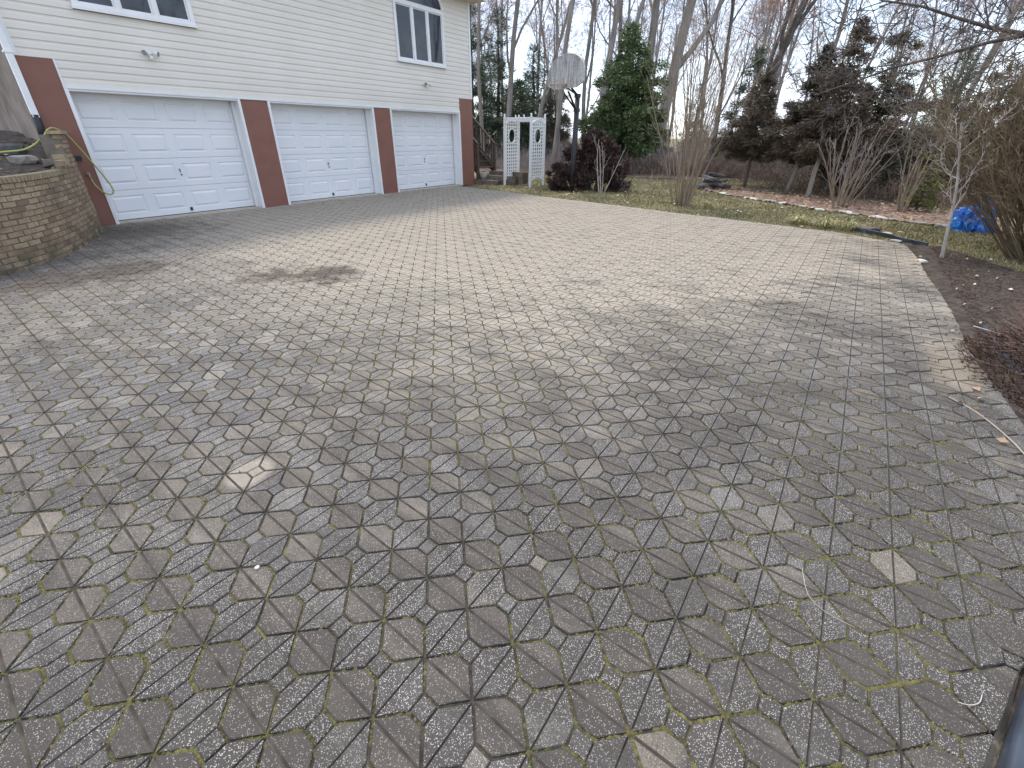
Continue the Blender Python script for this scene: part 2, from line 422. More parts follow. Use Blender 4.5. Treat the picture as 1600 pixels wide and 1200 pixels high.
LEAFBED = [(6.45, 16.2), (6.5, 15.3), (6.67, 14.53), (6.98, 13.12), (7.38, 12.2), (7.59, 11.17), (8.04, 10.68), (8.19, 9.87), (8.51, 9.24), (8.85, 8.7), (9.6, 8.0), (11.2, 8.3), (11.2, 9.5), (10.6, 11.2), (9.9, 12.6), (9.2, 14.1), (8.6, 15.6), (8.4, 17), (7.2, 17)]
sheet('leaf_litter_bed', LEAFBED, .14, .02, MAT['litter'], .03, 5.)
WOODS = [(-8, 27), (1.5, 23.5), (4.3, 22.6), (8, 21.5), (12, 18.5), (14, 16.0), (17, 13), (22, 12), (70, 30), (70, 120), (-60, 120), (-40, 28)]
sheet('woodland_floor', WOODS, 1.1, .03, MAT['woodfloor'], .12, .7)
UNDER_EVERGREEN = [(3.2, 22.9), (4.3, 21.6), (6.5, 20.2), (9.5, 19.2), (11, 19.6), (9.5, 21.8), (6, 23.4), (4, 23.9)]
sheet('leaf_litter_bed', UNDER_EVERGREEN, .25, .025, MAT['litter'], .03, 4.)

# ------------------------------------------------------------------ driveway
WALLPATH = [(2.08, .06), (2.07, .29), (1.93, .8), (1.76, 1.24), (1.42, 2.01), (1.06, 2.64), (.76, 3.0), (.51, 3.2), (.2, 3.38), (-.3, 3.58), (-1.0, 3.72), (-2.2, 3.8), (-4.0, 3.82)]
RAISED = WALLPATH + [(-4.0, -6), (2.08, -6)]
mb = MB(); st = .5
drive = empty('driveway', W(0, 0, 0), RZ); tag(drive, kind='structure')
mb = MB(); pts = []
N = 60
for i in range(-10, 54):
    for j in range(0, 52):
        t0, t1, s0, s1 = i*.25, i*.25+.25, j*.25, j*.25+.25
        if drive_depth((t0+t1)/2, (s0+s1)/2) > -.16:
            q = []
            for (t, s) in ((t0, s0), (t1, s0), (t1, s1), (t0, s1)):
                d = drive_depth(t, s)
                if d < .03:   # pull the corner back to the edge
                    for _ in range(4):
                        gx = (drive_depth(t+.01, s)-drive_depth(t-.01, s))/.02; gy = (drive_depth(t, s+.01)-drive_depth(t, s-.01))/.02
                        g = max(.2, gx*gx+gy*gy); e = .03-drive_depth(t, s)
                        if e > 0: t += gx*e/g; s += gy*e/g
                q.append((t, -s, und(t, s)-.0075))
            mb.poly(q[::-1])
tag(mb.build('joint_bed', MAT['joint'], drive, False, False))

DD = .2162; AQ = .29*DD; OT, OS = .4429, 10.9052
def inset(poly, g):
    n = len(poly); out = []
    for i in range(n):
        p0, p1, p2 = poly[i-1], poly[i], poly[(i+1) % n]
        def nrm(a, b):
            dx, dy = b[0]-a[0], b[1]-a[1]; L = sqrt(dx*dx+dy*dy) or 1e-9; return (-dy/L, dx/L)
        n1, n2 = nrm(p0, p1), nrm(p1, p2); k = 1+n1[0]*n2[0]+n1[1]*n2[1]
        out.append((p1[0]+g*(n1[0]+n2[0])/k, p1[1]+g*(n1[1]+n2[1])/k))
    return out
def hexa(gap, gw, gd):
    L, b, w = DD/2, AQ/2, (DD-AQ)/2
    P = inset([(-L, 0), (-b, -w), (b, -w), (L, 0), (b, w), (-b, w)], gap)
    Q = inset(P, .0035); v = []; f = []
    v += [(x, y, -.03) for x, y in P] + [(x, y, -.0035) for x, y in P]           # 0-5, 6-11
    v += [(Q[0][0], -gw, 0), (*Q[1], 0), (*Q[2], 0), (Q[3][0], -gw, 0), (Q[3][0], gw, 0), (*Q[4], 0), (*Q[5], 0), (Q[0][0], gw, 0)]   # 12..19
    v += [(Q[0][0], 0, -gd), (Q[3][0], 0, -gd)]    # 20, 21
    f += [(i, (i+1) % 6, 6+(i+1) % 6, 6+i) for i in range(6)]
    f += [(12, 13, 14, 15), (16, 17, 18, 19), (12, 15, 21, 20), (20, 21, 16, 19)]
    f += [(6, 7, 13, 12), (7, 8, 14, 13), (8, 9, 15, 14), (9, 10, 17, 16), (10, 11, 18, 17), (11, 6, 19, 18), (6, 12, 20), (6, 20, 19), (9, 21, 15), (9, 16, 21)]
    return v, f
def prism(poly):
    P = poly; Q = inset(P, .003); n = len(P)
    v = [(x, y, -.03) for x, y in P] + [(x, y, -.003) for x, y in P] + [(x, y, 0) for x, y in Q]
    f = [(i, (i+1) % n, n+(i+1) % n, n+i) for i in range(n)] + [(n+i, n+(i+1) % n, 2*n+(i+1) % n, 2*n+i) for i in range(n)] + [tuple(2*n+i for i in range(n))]
    return v, f
HU = hexa(.0034, .0036, .008); HV = hexa(.0062, .0056, .006)
HV = ([(-y, x, z) for x, y, z in HV[0]], HV[1])
h2 = AQ/2-.0028; SQ = prism([(-h2, -h2), (h2, -h2), (h2, h2), (-h2, h2)])
def clip(poly, inside_f):
    """clip a convex polygon with the driveway edge (a local half plane)"""
    out = []; n = len(poly)
    for i in range(n):
        a, b = poly[i], poly[(i+1) % n]; da, db = inside_f(*a), inside_f(*b)
        if da >= 0: out.append(a)
        if (da >= 0) != (db >= 0):
            k = da/(da-db); out.append((a[0]+(b[0]-a[0])*k, a[1]+(b[1]-a[1])*k))
    return out
items = []; edges_m = {'u': MB(), 'v': MB()}
L_, b_, w_ = DD/2, AQ/2, (DD-AQ)/2
RAWU = [(-L_, 0), (-b_, -w_), (b_, -w_), (L_, 0), (b_, w_), (-b_, w_)]; RAWV = [(-y, x) for x, y in RAWU]; RAWS = [(-b_, -b_), (b_, -b_), (b_, b_), (-b_, b_)]
for i in range(-17, 62):
    for j in range(-52, 11):
        for kind, ct, cs, raw in (('u', OT+(i+.5)*DD, OS+j*DD, RAWU), ('v', OT+i*DD, OS+(j+.5)*DD, RAWV), ('q', OT+(i+.5)*DD, OS+(j+.5)*DD, RAWS)):
            if inside(ct, cs, RAISED): continue
            d = drive_depth(ct, cs)
            if d > .115: items.append((kind, ct, cs))
            elif d > -.115:
                P = [(ct+x, cs-y) for x, y in raw]      # local y = -s
                P = clip(P, lambda t, s: drive_depth(t, s)-.01)
                if len(P) < 3: continue
                P = [(t, -s) for t, s in P]
                ar = sum(P[k-1][0]*P[k][1]-P[k][0]*P[k-1][1] for k in range(len(P)))/2
                if abs(ar) < .0012: continue
                if ar < 0: P = P[::-1]
                P2 = [P[0]]
                for p in P[1:]:
                    if (p[0]-P2[-1][0])**2+(p[1]-P2[-1][1])**2 > 1e-5: P2.append(p)
                if len(P2) < 3: continue
                v, f = prism(inset(P2, .0025)); z = und(ct, cs)+R.gauss(0, .002)
                m = edges_m['v' if kind == 'v' else 'u']; n = len(m.v)
                m.v += [(x, y, zz+z) for x, y, zz in v]; m.f += [tuple(n+q for q in g) for g in f]
CAMP = Vector((.0016, -.1059, 1.5893)); CI = cam.matrix_world.inverted()
def in_frame(p, mar=1.0):
    q = CI @ Vector(p)
    if q.z > -.05: return False
    x = q.x/-q.z*681.456 - 1.45; y = q.y/-q.z*681.456 + 46.4
    return abs(x) < 800*mar and abs(y) < 600*mar
near = {'h': [], 'q': []}; rest = {'u': MB(), 'v': MB()}
order = []
for k, (kind, ct, cs) in enumerate(items):
    p = W(ct, cs); order.append((0 if in_frame(p, 1.04) else 1, (p-CAMP).length, k))
order.sort()
pick = {}; cnt = {'h': 0, 'q': 0}
for vis, d, k in order:
    g = 'q' if items[k][0] == 'q' else 'h'
    if vis == 0 and cnt[g] < 300: cnt[g] += 1; pick[k] = 1
meshes = {}
for kd, (v, f), mt in (('u', HU, 'paver_u'), ('v', HV, 'paver_v'), ('q', SQ, 'paver_u')):
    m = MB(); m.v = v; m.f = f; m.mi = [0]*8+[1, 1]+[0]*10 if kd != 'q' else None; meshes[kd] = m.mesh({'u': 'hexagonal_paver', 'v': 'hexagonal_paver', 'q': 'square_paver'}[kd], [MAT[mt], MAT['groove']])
for k, (kind, ct, cs) in enumerate(items):
    amp = 1. + .9*max(0, min(1, (cs-11)/1.5))
    dz = und(ct, cs)+R.gauss(0, .0012)*amp; rx, ry, rz = R.gauss(0, .005)*amp, R.gauss(0, .005)*amp, R.gauss(0, .007)
    jx, jy = R.gauss(0, .0008), R.gauss(0, .0008)
    if k in pick:
        o = link('square_paver' if kind == 'q' else 'hexagonal_paver', meshes[kind], drive)
        o.location = (ct+jx, -cs+jy, dz); o.rotation_euler = (rx, ry, rz)
    else:
        v, f = {'u': HU, 'v': HV, 'q': SQ}[kind]; m = rest['v' if kind == 'v' else 'u']; n = len(m.v); c, s_ = cos(rz), sin(rz)
        x0, y0 = ct+jx, -cs+jy
        m.v += [(x0+x*c-y*s_, y0+x*s_+y*c, dz+z-x*ry+y*rx) for x, y, z in v]
        m.f += [tuple(n+q for q in g) for g in f]
        m.mi = (m.mi or []); m.mi.extend([0]*8+[1, 1]+[0]*(len(f)-10) if kind != 'q' else [0]*len(f))
for kd in 'uv':
    n = len(rest[kd].v); rest[kd].v += edges_m[kd].v; rest[kd].f += [tuple(n+q for q in g) for g in edges_m[kd].f]
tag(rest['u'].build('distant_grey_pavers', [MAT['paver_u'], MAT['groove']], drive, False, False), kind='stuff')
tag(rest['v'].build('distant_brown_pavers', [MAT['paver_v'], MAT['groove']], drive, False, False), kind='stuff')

# moss cushions and seedlings in the joints near the camera
moss = MB(); weed = MB()
def dome(m, x, y, z, r, h, n=6):
    b = len(m.v); a0 = R.random()*6
    for k in range(n):
        rr = r*R.uniform(.7, 1.25); m.v.append((x+rr*cos(a0+2*pi*k/n), y+rr*sin(a0+2*pi*k/n), z-.006))
    m.v.append((x+R.gauss(0, r*.2), y+R.gauss(0, r*.2), z+h))
    for k in range(n): m.f.append((b+k, b+(k+1) % n, b+n))
def tuft(m, x, y, z, h, n, spread, w=.004):
    for k in range(n):
        a = R.random()*2*pi; l = R.uniform(.3, 1)*h; o = R.uniform(0, spread)
        bx, by = x+o*.3*cos(a), y+o*.3*sin(a); dx, dy = -sin(a)*w, cos(a)*w
        ex, ey = x+o*cos(a), y+o*sin(a)
        m.poly([(bx-dx, by-dy, z), (bx+dx, by+dy, z), (ex, ey, z+l)])
for i in range(-16, 40):
    for j in range(-34, 10):
        t0, s0 = OT+i*DD, OS+j*DD
        p = W(t0, s0)
        dist = (p-CAMP).length
        if dist > 7.5 or not in_frame(p, 1.1) or drive_depth(t0, s0) < .15 or inside(t0, s0, RAISED): continue
        for (a, b) in (((0, 0), (w_, w_)), ((0, 0), (-w_, w_)), ((0, 0), (w_, -w_)), ((0, 0), (-w_, -w_)), ((w_, w_), (w_, w_+AQ)), ((-w_, w_), (-w_, w_+AQ))):
            mx, ms = t0+(a[0]+b[0])/2, s0+(a[1]+b[1])/2
            dens = nz(mx*.7, ms*.7, 4.) + .55*nz(mx*3, ms*3, 8.) + .5 - .07*max(0, mx-2.5) - .22*max(0, ms-11.3) + (.5 if (abs(mx-3.3) < .7 and abs(ms-11.85) < .35) else 0)
            if dens < .08: continue
            n = int((4 + 11*min(1, dens))*(1 if dist < 4 else .6))
            strong = min(1, dens*1.6)
            for k in range(n):
                q = R.random(); x = t0+a[0]+(b[0]-a[0])*q; s = s0+a[1]+(b[1]-a[1])*q
                r = R.uniform(.004, .009)*(1+1.1*strong*R.random()); z = und(x, s)-.004
                dome(moss, x+R.gauss(0, .0012), -s+R.gauss(0, .0012), z, r, R.uniform(.001, .006)*strong+.002, 5)
            if R.random() < .16*strong:
                q = R.random(); x = t0+a[0]+(b[0]-a[0])*q; s = s0+a[1]+(b[1]-a[1])*q
                for e in range(R.randint(1, 3)):
                    tuft(weed, x+R.gauss(0, .008), -s+R.gauss(0, .008), und(x, s)-.004, R.uniform(.004, .012), 7, .011, .0035)
tag(moss.build('joint_moss', MAT['moss'], drive, True, False), kind='stuff')
tag(weed.build('joint_seedlings', MAT['weed'], drive, False, False), kind='stuff')
# mortar haunch along the planting bed
mb = MB(); prev = None
for k in range(0, 190):
    t = -4+k*.075; e = edge_s(t); a = .02*nz(t*3, 1.); z = und(t, 12.75)
    row = [(t, -(e-.012), z-.014), (t, -(e+.012+a), z-.03+.02*nz(t*5, 3.)), (t, -(e+.04+a*1.5), z-.1)]
    b = len(mb.v); mb.v += row
    if k: mb.f += [(b-3, b-2, b+1, b), (b-2, b-1, b+2, b+1)]
ed = mb.build('mortar_edging', MAT['haunch'], None, True, False); ed.location = W(0, 0); ed.rotation_euler = (0, 0, RZ)
tag(ed, 'rough beige mortar strip along the paving beside the mulch bed', 'edging')

# ------------------------------------------------------------------ house
house = empty('garage_house', W(0, 0, 0), RZ, 'cream clapboard house with three white garage doors and brown pillars', 'house')
def part(name, mat, boxes, parent=house, smooth=False):
    m = MB()
    for b in boxes: m.box(*b)
    return m.build(name, MAT[mat], parent, smooth)
T0, T1, DEP, EAVE = 1.93, 13.25, 9.0, 5.48
DOORS = [(2.42, 5.33), (5.99, 8.97), (9.60, 12.58)]        # outer edge of the white jambs
HEAD = 2.33; REC = .30
# wall core (behind cladding): piers between doors, wall above, sides, back
part('front_wall', 'stucco', [(T0, 2.42, .012, .30, 0, HEAD), (5.33, 5.99, .012, .30, 0, HEAD), (8.97, 9.60, .012, .30, 0, HEAD), (12.58, T1, .012, .30, 0, HEAD), (T0, T1, .012, .30, HEAD, EAVE)])
part('side_wall', 'stucco', [(T0, T0+.25, .30, DEP, 0, EAVE)])
part('side_wall', 'siding', [(T1-.25, T1, .30, DEP, 0, EAVE)])
part('rear_wall', 'siding', [(T0+.25, T1-.25, DEP-.25, DEP, 0, EAVE)])
part('garage_floor', 'concrete', [(T0+.25, T1-.25, .31, DEP-.25, -.02, .02)])
# brown cladding
for a, b, h in ((T0-.012, 2.395, 2.76), (5.352, 5.968, HEAD-.01), (8.992, 9.578, HEAD-.01), (12.602, T1+.012, 2.76)):
    part('brown_pillar', 'brown', [(a, b, -.016, .012, -.02, h)])
# white jamb boards and door reveals
for k, (a, b) in enumerate(DOORS):
    part('door_jamb', 'white', [(a-.025, a+.03, -.03, .012, 0, HEAD)])
    part('door_jamb', 'white', [(b-.03, b+.025, -.03, .012, 0, HEAD)])
    part('door_reveal', 'white', [(a, a+.022, .012, REC, 0, HEAD-.03)]); part('door_reveal', 'white', [(b-.022, b, .012, REC, 0, HEAD-.03)])
    part('door_stop', 'white', [(b-.075, b-.022, REC-.09, REC-.04, 0, HEAD-.03)])
    part('door_header', 'white', [(a+.022, b-.022, -.012, REC, HEAD-.035, HEAD)])
    part('threshold', 'concrete', [(a, b, -.02, REC+.1, -.03, .018)])
part('header_trim', 'white', [(2.395, 12.602, -.034, .0115, HEAD, HEAD+.05)])
part('panel_trim', 'white', [(2.397, 2.424, -.03, .0115, HEAD+.05, 2.76)])
part('corner_trim', 'white', [(T1-.06, T1+.02, -.028, .0115, 2.762, EAVE)])
part('corner_trim', 'white', [(T0-.02, T0+.05, -.028, .0115, 2.762, EAVE)])
# clapboards
WINS = [(2.93, 4.83, 3.56, 5.0), (10.06, 12.02, 3.56, 5.0)]
EXP = .127
prof = [(-.002, EXP+.012), (-.004, EXP*.74), (-.0125, EXP*.62), (-.0165, 0), (.011, 0), (.011, EXP+.012)]
def board(x0, x1, z):
    m = MB(); m.extrude([(y, z+h) for y, h in prof], 'x', x0, x1); m.build('siding_board', MAT['siding'], house)
z = HEAD+.052; k = 0
while z < EAVE-.03:
    a, b = (2.426, 12.60) if z < 2.74 else (T0+.052, T1-.062)
    segs = [(a, b)]
    for (x0, x1, z0, z1) in WINS:
        arch = z1
        if z+EXP > z0 and z < z1+(.0):
            segs = [q for s_ in segs for q in ([(s_[0], x0), (x1, s_[1])] if s_[0] < x0 and s_[1] > x1 else [s_])]
        elif z >= z1:
            # beside the arched head
            r = (x1-x0)/2; hgt = z+EXP*.4-z1; hw = r*sqrt(max(0, 1-(hgt/.62)**2)) if hgt < .62 else 0
            if hw > .05: segs = [q for s_ in segs for q in ([(s_[0], (x0+x1)/2-hw), ((x0+x1)/2+hw, s_[1])] if s_[0] < x0 and s_[1] > x1 else [s_])]
    for s_ in segs:
        if s_[1]-s_[0] > .05: board(s_[0], s_[1], z)
    z += EXP; k += 1
# windows
def window(x0, x1, z0, z1, arch=.6):
    w = empty('window'); w.parent = house; w.location = (0, 0, 0)
    m = MB()
    y0, y1 = -.05, .02
    m.box(x0, x1, y0, y1, z0, z0+.075); m.box(x0, x0+.075, y0, y1, z0+.075, z1); m.box(x1-.075, x1, y0, y1, z0+.075, z1); m.box(x0+.075, x1-.075, y0, y1, z1-.075, z1)
    m.build('frame', MAT['white'], w)
    m = MB(); m.box(x0-.02, x1+.02, -.075, -.05, z0-.02, z0+.03); m.build('sill', MAT['white'], w)
    inner = (x1-x0-.15); pw = inner/3
    for i in (1, 2):
        xm = x0+.075+pw*i; m = MB(); m.box(xm-.038, xm+.038, -.045, .019, z0+.075, z1-.075); m.build('mullion', MAT['white'], w)
    for i in range(3):
        a = x0+.075+pw*i+(.038 if i else 0); b = x0+.075+pw*(i+1)-(.038 if i < 2 else 0)
        m = MB()
        m.box(a, a+.03, -.02, .0, z0+.075, z1-.075); m.box(b-.03, b, -.02, .0, z0+.075, z1-.075); m.box(a+.03, b-.03, -.02, 0, z0+.075, z0+.105); m.box(a+.03, b-.03, -.02, 0, z1-.105, z1-.075)
        m.build('sash', MAT['white'], w)
        m = MB(); m.box(a+.03, b-.03, -.012, -.006, z0+.105, z1-.105); m.build('pane', MAT['glass'], w)
    # arched head
    cxm = (x0+x1)/2; r = (x1-x0)/2; n = 20; m = MB()
    outer = [(cxm+r*cos(pi*k/n), z1+arch*sin(pi*k/n)) for k in range(n+1)]; inn = [(cxm+(r-.075)*cos(pi*k/n), z1+.03+(arch-.1)*sin(pi*k/n)) for k in range(n+1)]
    for k in range(n):
        q = [outer[k], outer[k+1], inn[k+1], inn[k]]; m.extrude(q, 'y', y0, y1)
    m.box(x0+.075, x1-.075, y0+.002, y1, z1, z1+.03); m.build('arch_frame', MAT['white'], w)
    m = MB(); m.extrude(inn, 'y', -.012, -.006); m.build('arch_pane', MAT['glass'], w)
for (x0, x1, z0, z1) in WINS: window(x0, x1, z0, z1)
# garage doors: four sections of four raised panels
def stamped():
    """one raised panel with its moulded rim, on the door face (y = 0, outwards -y)"""
    m = MB(); hw, hh = .285, .172
    rings = [(0, .0005), (.012, -.011), (.03, -.011), (.05, .004), (.06, -.002)]
    rings = [(0, -.0005), (.014, .010), (.03, .010), (.06, -.006)]
    base = 0
    for d, y in rings:
        m.v += [(-hw+d, y, -hh+d), (hw-d, y, -hh+d), (hw-d, y, hh-d), (-hw+d, y, hh-d)]
    for k in range(len(rings)-1):
        for j in range(4): m.f.append((4*k+j, 4*k+(j+1) % 4, 4*k+4+(j+1) % 4, 4*k+4+j))
    k = 4*(len(rings)-1); m.f.append((k, k+1, k+2, k+3))
    return m
pm = stamped().mesh('panel', MAT['door'])
def garage_door(a, b):
    d = empty('garage_door'); d.parent = house
    x0, x1 = a+.022, b-.022; z0, z1 = .03, HEAD-.037; hs = (z1-z0)/4; wc = (x1-x0)/4
    hw, hh = .285*(wc/.715), .172
    m = MB()
    for r in range(4):   # section face with openings for the stamped panels
        za, zb = z0+r*hs+.0025, z0+(r+1)*hs-.0025; zc = (za+zb)/2
        m.box(x0, x1, REC+.012, REC+.05, za, zb)
        m.box(x0, x1, REC, REC+.012, za, zc-hh); m.box(x0, x1, REC, REC+.012, zc+hh, zb)
        xe = [x0]+[q for c in range(4) for q in (x0+(c+.5)*wc-hw, x0+(c+.5)*wc+hw)]+[x1]
        for q in range(0, 10, 2): m.box(xe[q], xe[q+1], REC, REC+.012, zc-hh, zc+hh)
    m.build('door_section', MAT['door'], d)
    for r in range(4):
        for c in range(4):
            o = link('panel', pm, d); o.location = (x0+(c+.5)*wc, REC, z0+(r+.5)*hs); o.scale = (wc/.715, 1, 1)
    m = MB(); m.box(x0, x1, REC+.005, REC+.045, .018, .031); m.build('bottom_seal', MAT['dark'], d)
    xc = (x0+x1)/2; zc = z0+1.5*hs
    m = MB(); m.box(xc-.008, xc+.008, REC-.02, REC, zc-.01, zc+.07); m.box(xc-.014, xc+.02, REC-.03, REC-.02, zc+.035, zc+.05); m.build('handle', MAT['grey_metal'], d)
    m = MB(); m.tube([(xc+.01, REC, zc-.055), (xc+.01, REC-.012, zc-.055)], .016, 8); m.build('lock', MAT['dark'], d)
    m = MB(); m.box(xc-.025, xc+.025, REC-.012, REC, z0+.05, z0+.115); m.box(xc-.025, xc+.025, REC-.03, REC-.012, z0+.05, z0+.066); m.build('lift_handle', MAT['dark'], d)
    m = MB(); m.box(x0-.0, x0+.012, REC-.012, REC-.002, z0, z1); m.box(x1-.012, x1, REC-.012, REC-.002, z0, z1); m.box(x0+.012, x1-.012, REC-.012, REC-.002, z1-.012, z1); m.build('weather_strip', MAT['white'], d)
for a, b in DOORS: garage_door(a, b)
# eaves, gutter, roof, downspout
part('soffit', 'siding', [(T0-.3, T1+.3, -.42, .30, EAVE, EAVE+.03)])
part('gutter', 'white', [(T0-.3, T1+.3, -.54, -.42, EAVE+.0, EAVE+.13)])
m = MB(); m.extrude([(-.5, EAVE+.14), (DEP/2, EAVE+2.6), (DEP+.5, EAVE+.14), (DEP+.5, EAVE+.06), (DEP/2, EAVE+2.5), (-.5, EAVE+.05)], 'x', T0-.35, T1+.35); m.build('roof', MAT['roof'], house)
for xg in (T0+.02, T1-.2):
    m = MB(); m.extrude([(.05, EAVE), (DEP-.05, EAVE), (DEP/2, EAVE+2.35)], 'x', xg, xg+.15); m.build('gable_wall', MAT['siding'], house)
ds = MB()
ds.box(T0-.10, T0-.015, -.125, -.04, 1.86, 4.9); ds.beam((T0-.057, -.083, 4.9), (T0-.057, -.47, EAVE+.02), .085, .085)
dso = ds.build('downspout', MAT['white'], house)
part('downspout_bracket', 'white', [(T0-.12, T0+.0, -.135, -.03, 2.78, 2.81)], dso)
m = MB(); m.tube([(T0-.057, -.083, 1.9), (T0-.06, -.083, 1.7), (T0-.08, -.1, 1.45)], .055, 8); m.build('drain_boot', MAT['dark'], dso, True)

def flood_light(t, z, label, mirror):
    o = site_empty('flood_light', t, .02, z, label, 'flood light'); o.scale = (.78, .78, .78)
    m = MB(); m.tube([(0, .0, 0), (0, -.03, 0)], .06, 12); m.build('base', MAT['white'], o, True)
    m = MB(); m.box(-.035, .035, -.09, -.03, -.10, -.03); m.build('motion_sensor', MAT['white'], o)
    for s_ in (-1, 1):
        m = MB(); p0 = Vector((.02*s_, -.03, .0)); p1 = Vector((.07*s_, -.06, .03)); d = Vector((.8*s_, -.9, -.25)).normalized()
        m.tube([p0, p1], .012, 6)
        m.tube([p1, p1+d*.03, p1+d*.09, p1+d*.12], [.025, .04, .058, .058], 12, False)
        h = m.build('lamp_head', MAT['white'], o, True)
        m = MB(); m.tube([p1+d*.108, p1+d*.112], .052, 12); m.build('lens', MAT['grey_metal'], h)
flood_light(3.86, 2.99, 'white twin flood light under the left triple window', 1)
flood_light(11.11, 3.04, 'white twin flood light under the arched window near the house corner', 1)

# outdoor tap, vent and hose
tap = site_empty('garden_tap', 2.265, .016, .93, 'brass garden tap on the brown panel beside the left garage door', 'tap')
m = MB(); m.tube([(0, 0, 0), (0, -.06, 0), (0, -.08, -.03), (0, -.08, -.07)], [.014, .014, .014, .016], 8); m.tube([(0, 0, 0), (0, -.008, 0)], .035, 10); m.build('spout', MAT['brass'], tap, True)
m = MB(); m.tube([(0, -.05, 0), (0, -.05, .04)], .006, 6)
for k in range(6): m.tube([(0, -.05, .04), (.028*cos(k*pi/3), -.05+.028*sin(k*pi/3), .04)], .005, 5)
m.build('tap_handle', MAT['brass'], tap)
vent = site_empty('wall_vent', 2.20, .016, 1.21, 'small black box vent on the brown panel above the tap', 'vent')
m = MB(); m.box(-.06, .06, -.05, 0, -.035, .04); m.build('hood', MAT['dark'], vent)
m = MB()
for k in range(3): m.box(-.055, .055, -.056, -.05, -.03+k*.022, -.022+k*.022)
m.build('louvre', MAT['pole'], vent)
def spline(P, n=8):
    out = []
    for i in range(len(P)-1):
        p0, p1, p2, p3 = P[max(i-1, 0)], P[i], P[i+1], P[min(i+2, len(P)-1)]
        for k in range(n):
            t = k/n; out.append(tuple(.5*((2*p1[j])+(-p0[j]+p2[j])*t+(2*p0[j]-5*p1[j]+4*p2[j]-p3[j])*t*t+(-p0[j]+3*p1[j]-3*p2[j]+p3[j])*t**3) for j in range(3)))
    out.append(tuple(P[-1])); return out
hp = [(2.265, -.10, .86), (2.29, -.12, .74), (2.36, -.16, .62), (2.45, -.2, .575), (2.50, -.22, .64), (2.47, -.24, .80), (2.36, -.28, 1.08), (2.24, -.32, 1.36), (2.13, -.36, 1.58), (2.0, -.42, 1.69), (1.88, -.55, 1.68), (1.72, -.8, 1.55), (1.45, -1.05, 1.40), (1.15, -1.2, 1.36), (.8, -1.35, 1.33), (.2, -1.6, 1.32), (-.8, -1.7, 1.3)]
m = MB(); m.tube(spline(hp), .0125, 8); h = m.build('garden_hose', MAT['hose'], None, True); h.location = W(0, 0, 0); h.rotation_euler = (0, 0, RZ)
tag(h, 'yellow green garden hose looping from the tap over the brick wall', 'hose')

# ------------------------------------------------------------------ curved brick retaining wall and raised bed
wall = empty('brick_retaining_wall', W(0, 0, 0), RZ, 'curved tan brick retaining wall with stepped top left of the garage', 'wall')
seg = []; acc = 0
sp = spline([(t, -s, 0) for t, s in WALLPATH], 10)
arc = [0]
for a, b in zip(sp[:-1], sp[1:]): arc.append(arc[-1]+sqrt((a[0]-b[0])**2+(a[1]-b[1])**2))
def along(l):
    import bisect
    k = min(max(bisect.bisect(arc, l)-1, 0), len(sp)-2); q = (l-arc[k])/(arc[k+1]-arc[k])
    a, b = sp[k], sp[k+1]; return (a[0]+(b[0]-a[0])*q, a[1]+(b[1]-a[1])*q, atan2(b[1]-a[1], b[0]-a[0]))
CH, BL, BW = .0705, .205, .09
bm_ = MB(); c = .004
def brick_mesh(lx, ly, lz, c=.005, seed=0):
    rr = random.Random(seed); m = MB()
    X, Y, H = lx/2, ly/2, lz/2
    for sx, sy, sz in ((-1,-1,-1),(1,-1,-1),(1,1,-1),(-1,1,-1),(-1,-1,1),(1,-1,1),(1,1,1),(-1,1,1)):
        m.v.append((sx*(X+rr.uniform(-c, 0)), sy*(Y+rr.uniform(-c, c*.3)), sz*(H+rr.uniform(-c, 0)*.6)))
    m.f = [(0,3,2,1),(4,5,6,7),(0,1,5,4),(1,2,6,5),(2,3,7,6),(3,0,4,7)]
    me = m.mesh('brick', MAT['brick']); return me
variants = [brick_mesh(BL-.010, BW, CH-.010, .006, k) for k in range(6)]
halfb = [brick_mesh(BL/2-.010, BW, CH-.010, .006, 20+k) for k in range(2)]
total = arc[-1]; hid = MB()
UPL, MIDL = 1.02, 1.40          # how far the raised steps run along the wall
LOW = 15                        # courses below the rowlock cap
def place_brick(l, zc, out, me, name='brick'):
    x, y, a = along(l)
    o = link(name, me, wall); n = (-sin(a), cos(a))
    o.location = (x+n[0]*out, y+n[1]*out, zc); o.rotation_euler = (R.gauss(0, .01), R.gauss(0, .008), a+R.gauss(0, .012)); return o
for r in range(LOW+8):
    zc = (r+.5)*CH-.02
    end = total if r < LOW else (MIDL if r < LOW+3 else UPL)
    l = .11 + (BL/2 if r % 2 else 0)
    if r % 2 : place_brick(.055, zc, -.0, halfb[r % 2])
    while l < end-.05:
        x, y, a = along(l); p = W(x, -y, zc)
        if in_frame(p, 1.08): place_brick(l, zc, R.gauss(0, .0025), R.choice(variants))
        else:
            M = Matrix.Translation((x, y, zc)) @ Matrix.Rotation(a, 4, 'Z'); hid.box(-BL/2+.005, BL/2-.005, -BW/2, BW/2, -CH/2+.005, CH/2-.005, M)
        l += BL
    if r >= LOW:   # closing half brick
        pass
tag(hid.build('brick_run', MAT['brick'], wall, False, False), kind='stuff')
ztop = LOW*CH-.02
capm = MB(); capm.v = []; cm = brick_mesh(.064, .15, .075, .004, 50); cm.materials[0] = MAT['capbrick']; cm.name = 'cap_brick'
l = MIDL+.03
while l < total-.1:
    x, y, a = along(l)
    if in_frame(W(x, -y, ztop), 1.08): place_brick(l, ztop+.04, -.012, cm, 'cap_brick')
    l += .0715
flat = brick_mesh(.26, .17, .055, .006, 60); flat.name = 'cap_slab'; flat.materials[0] = MAT['capbrick']
zt = (LOW+8)*CH-.02
for k in range(4): place_brick(.14+k*.27, zt+.03, .0, flat, 'cap_slab')
zm = (LOW+3)*CH-.02
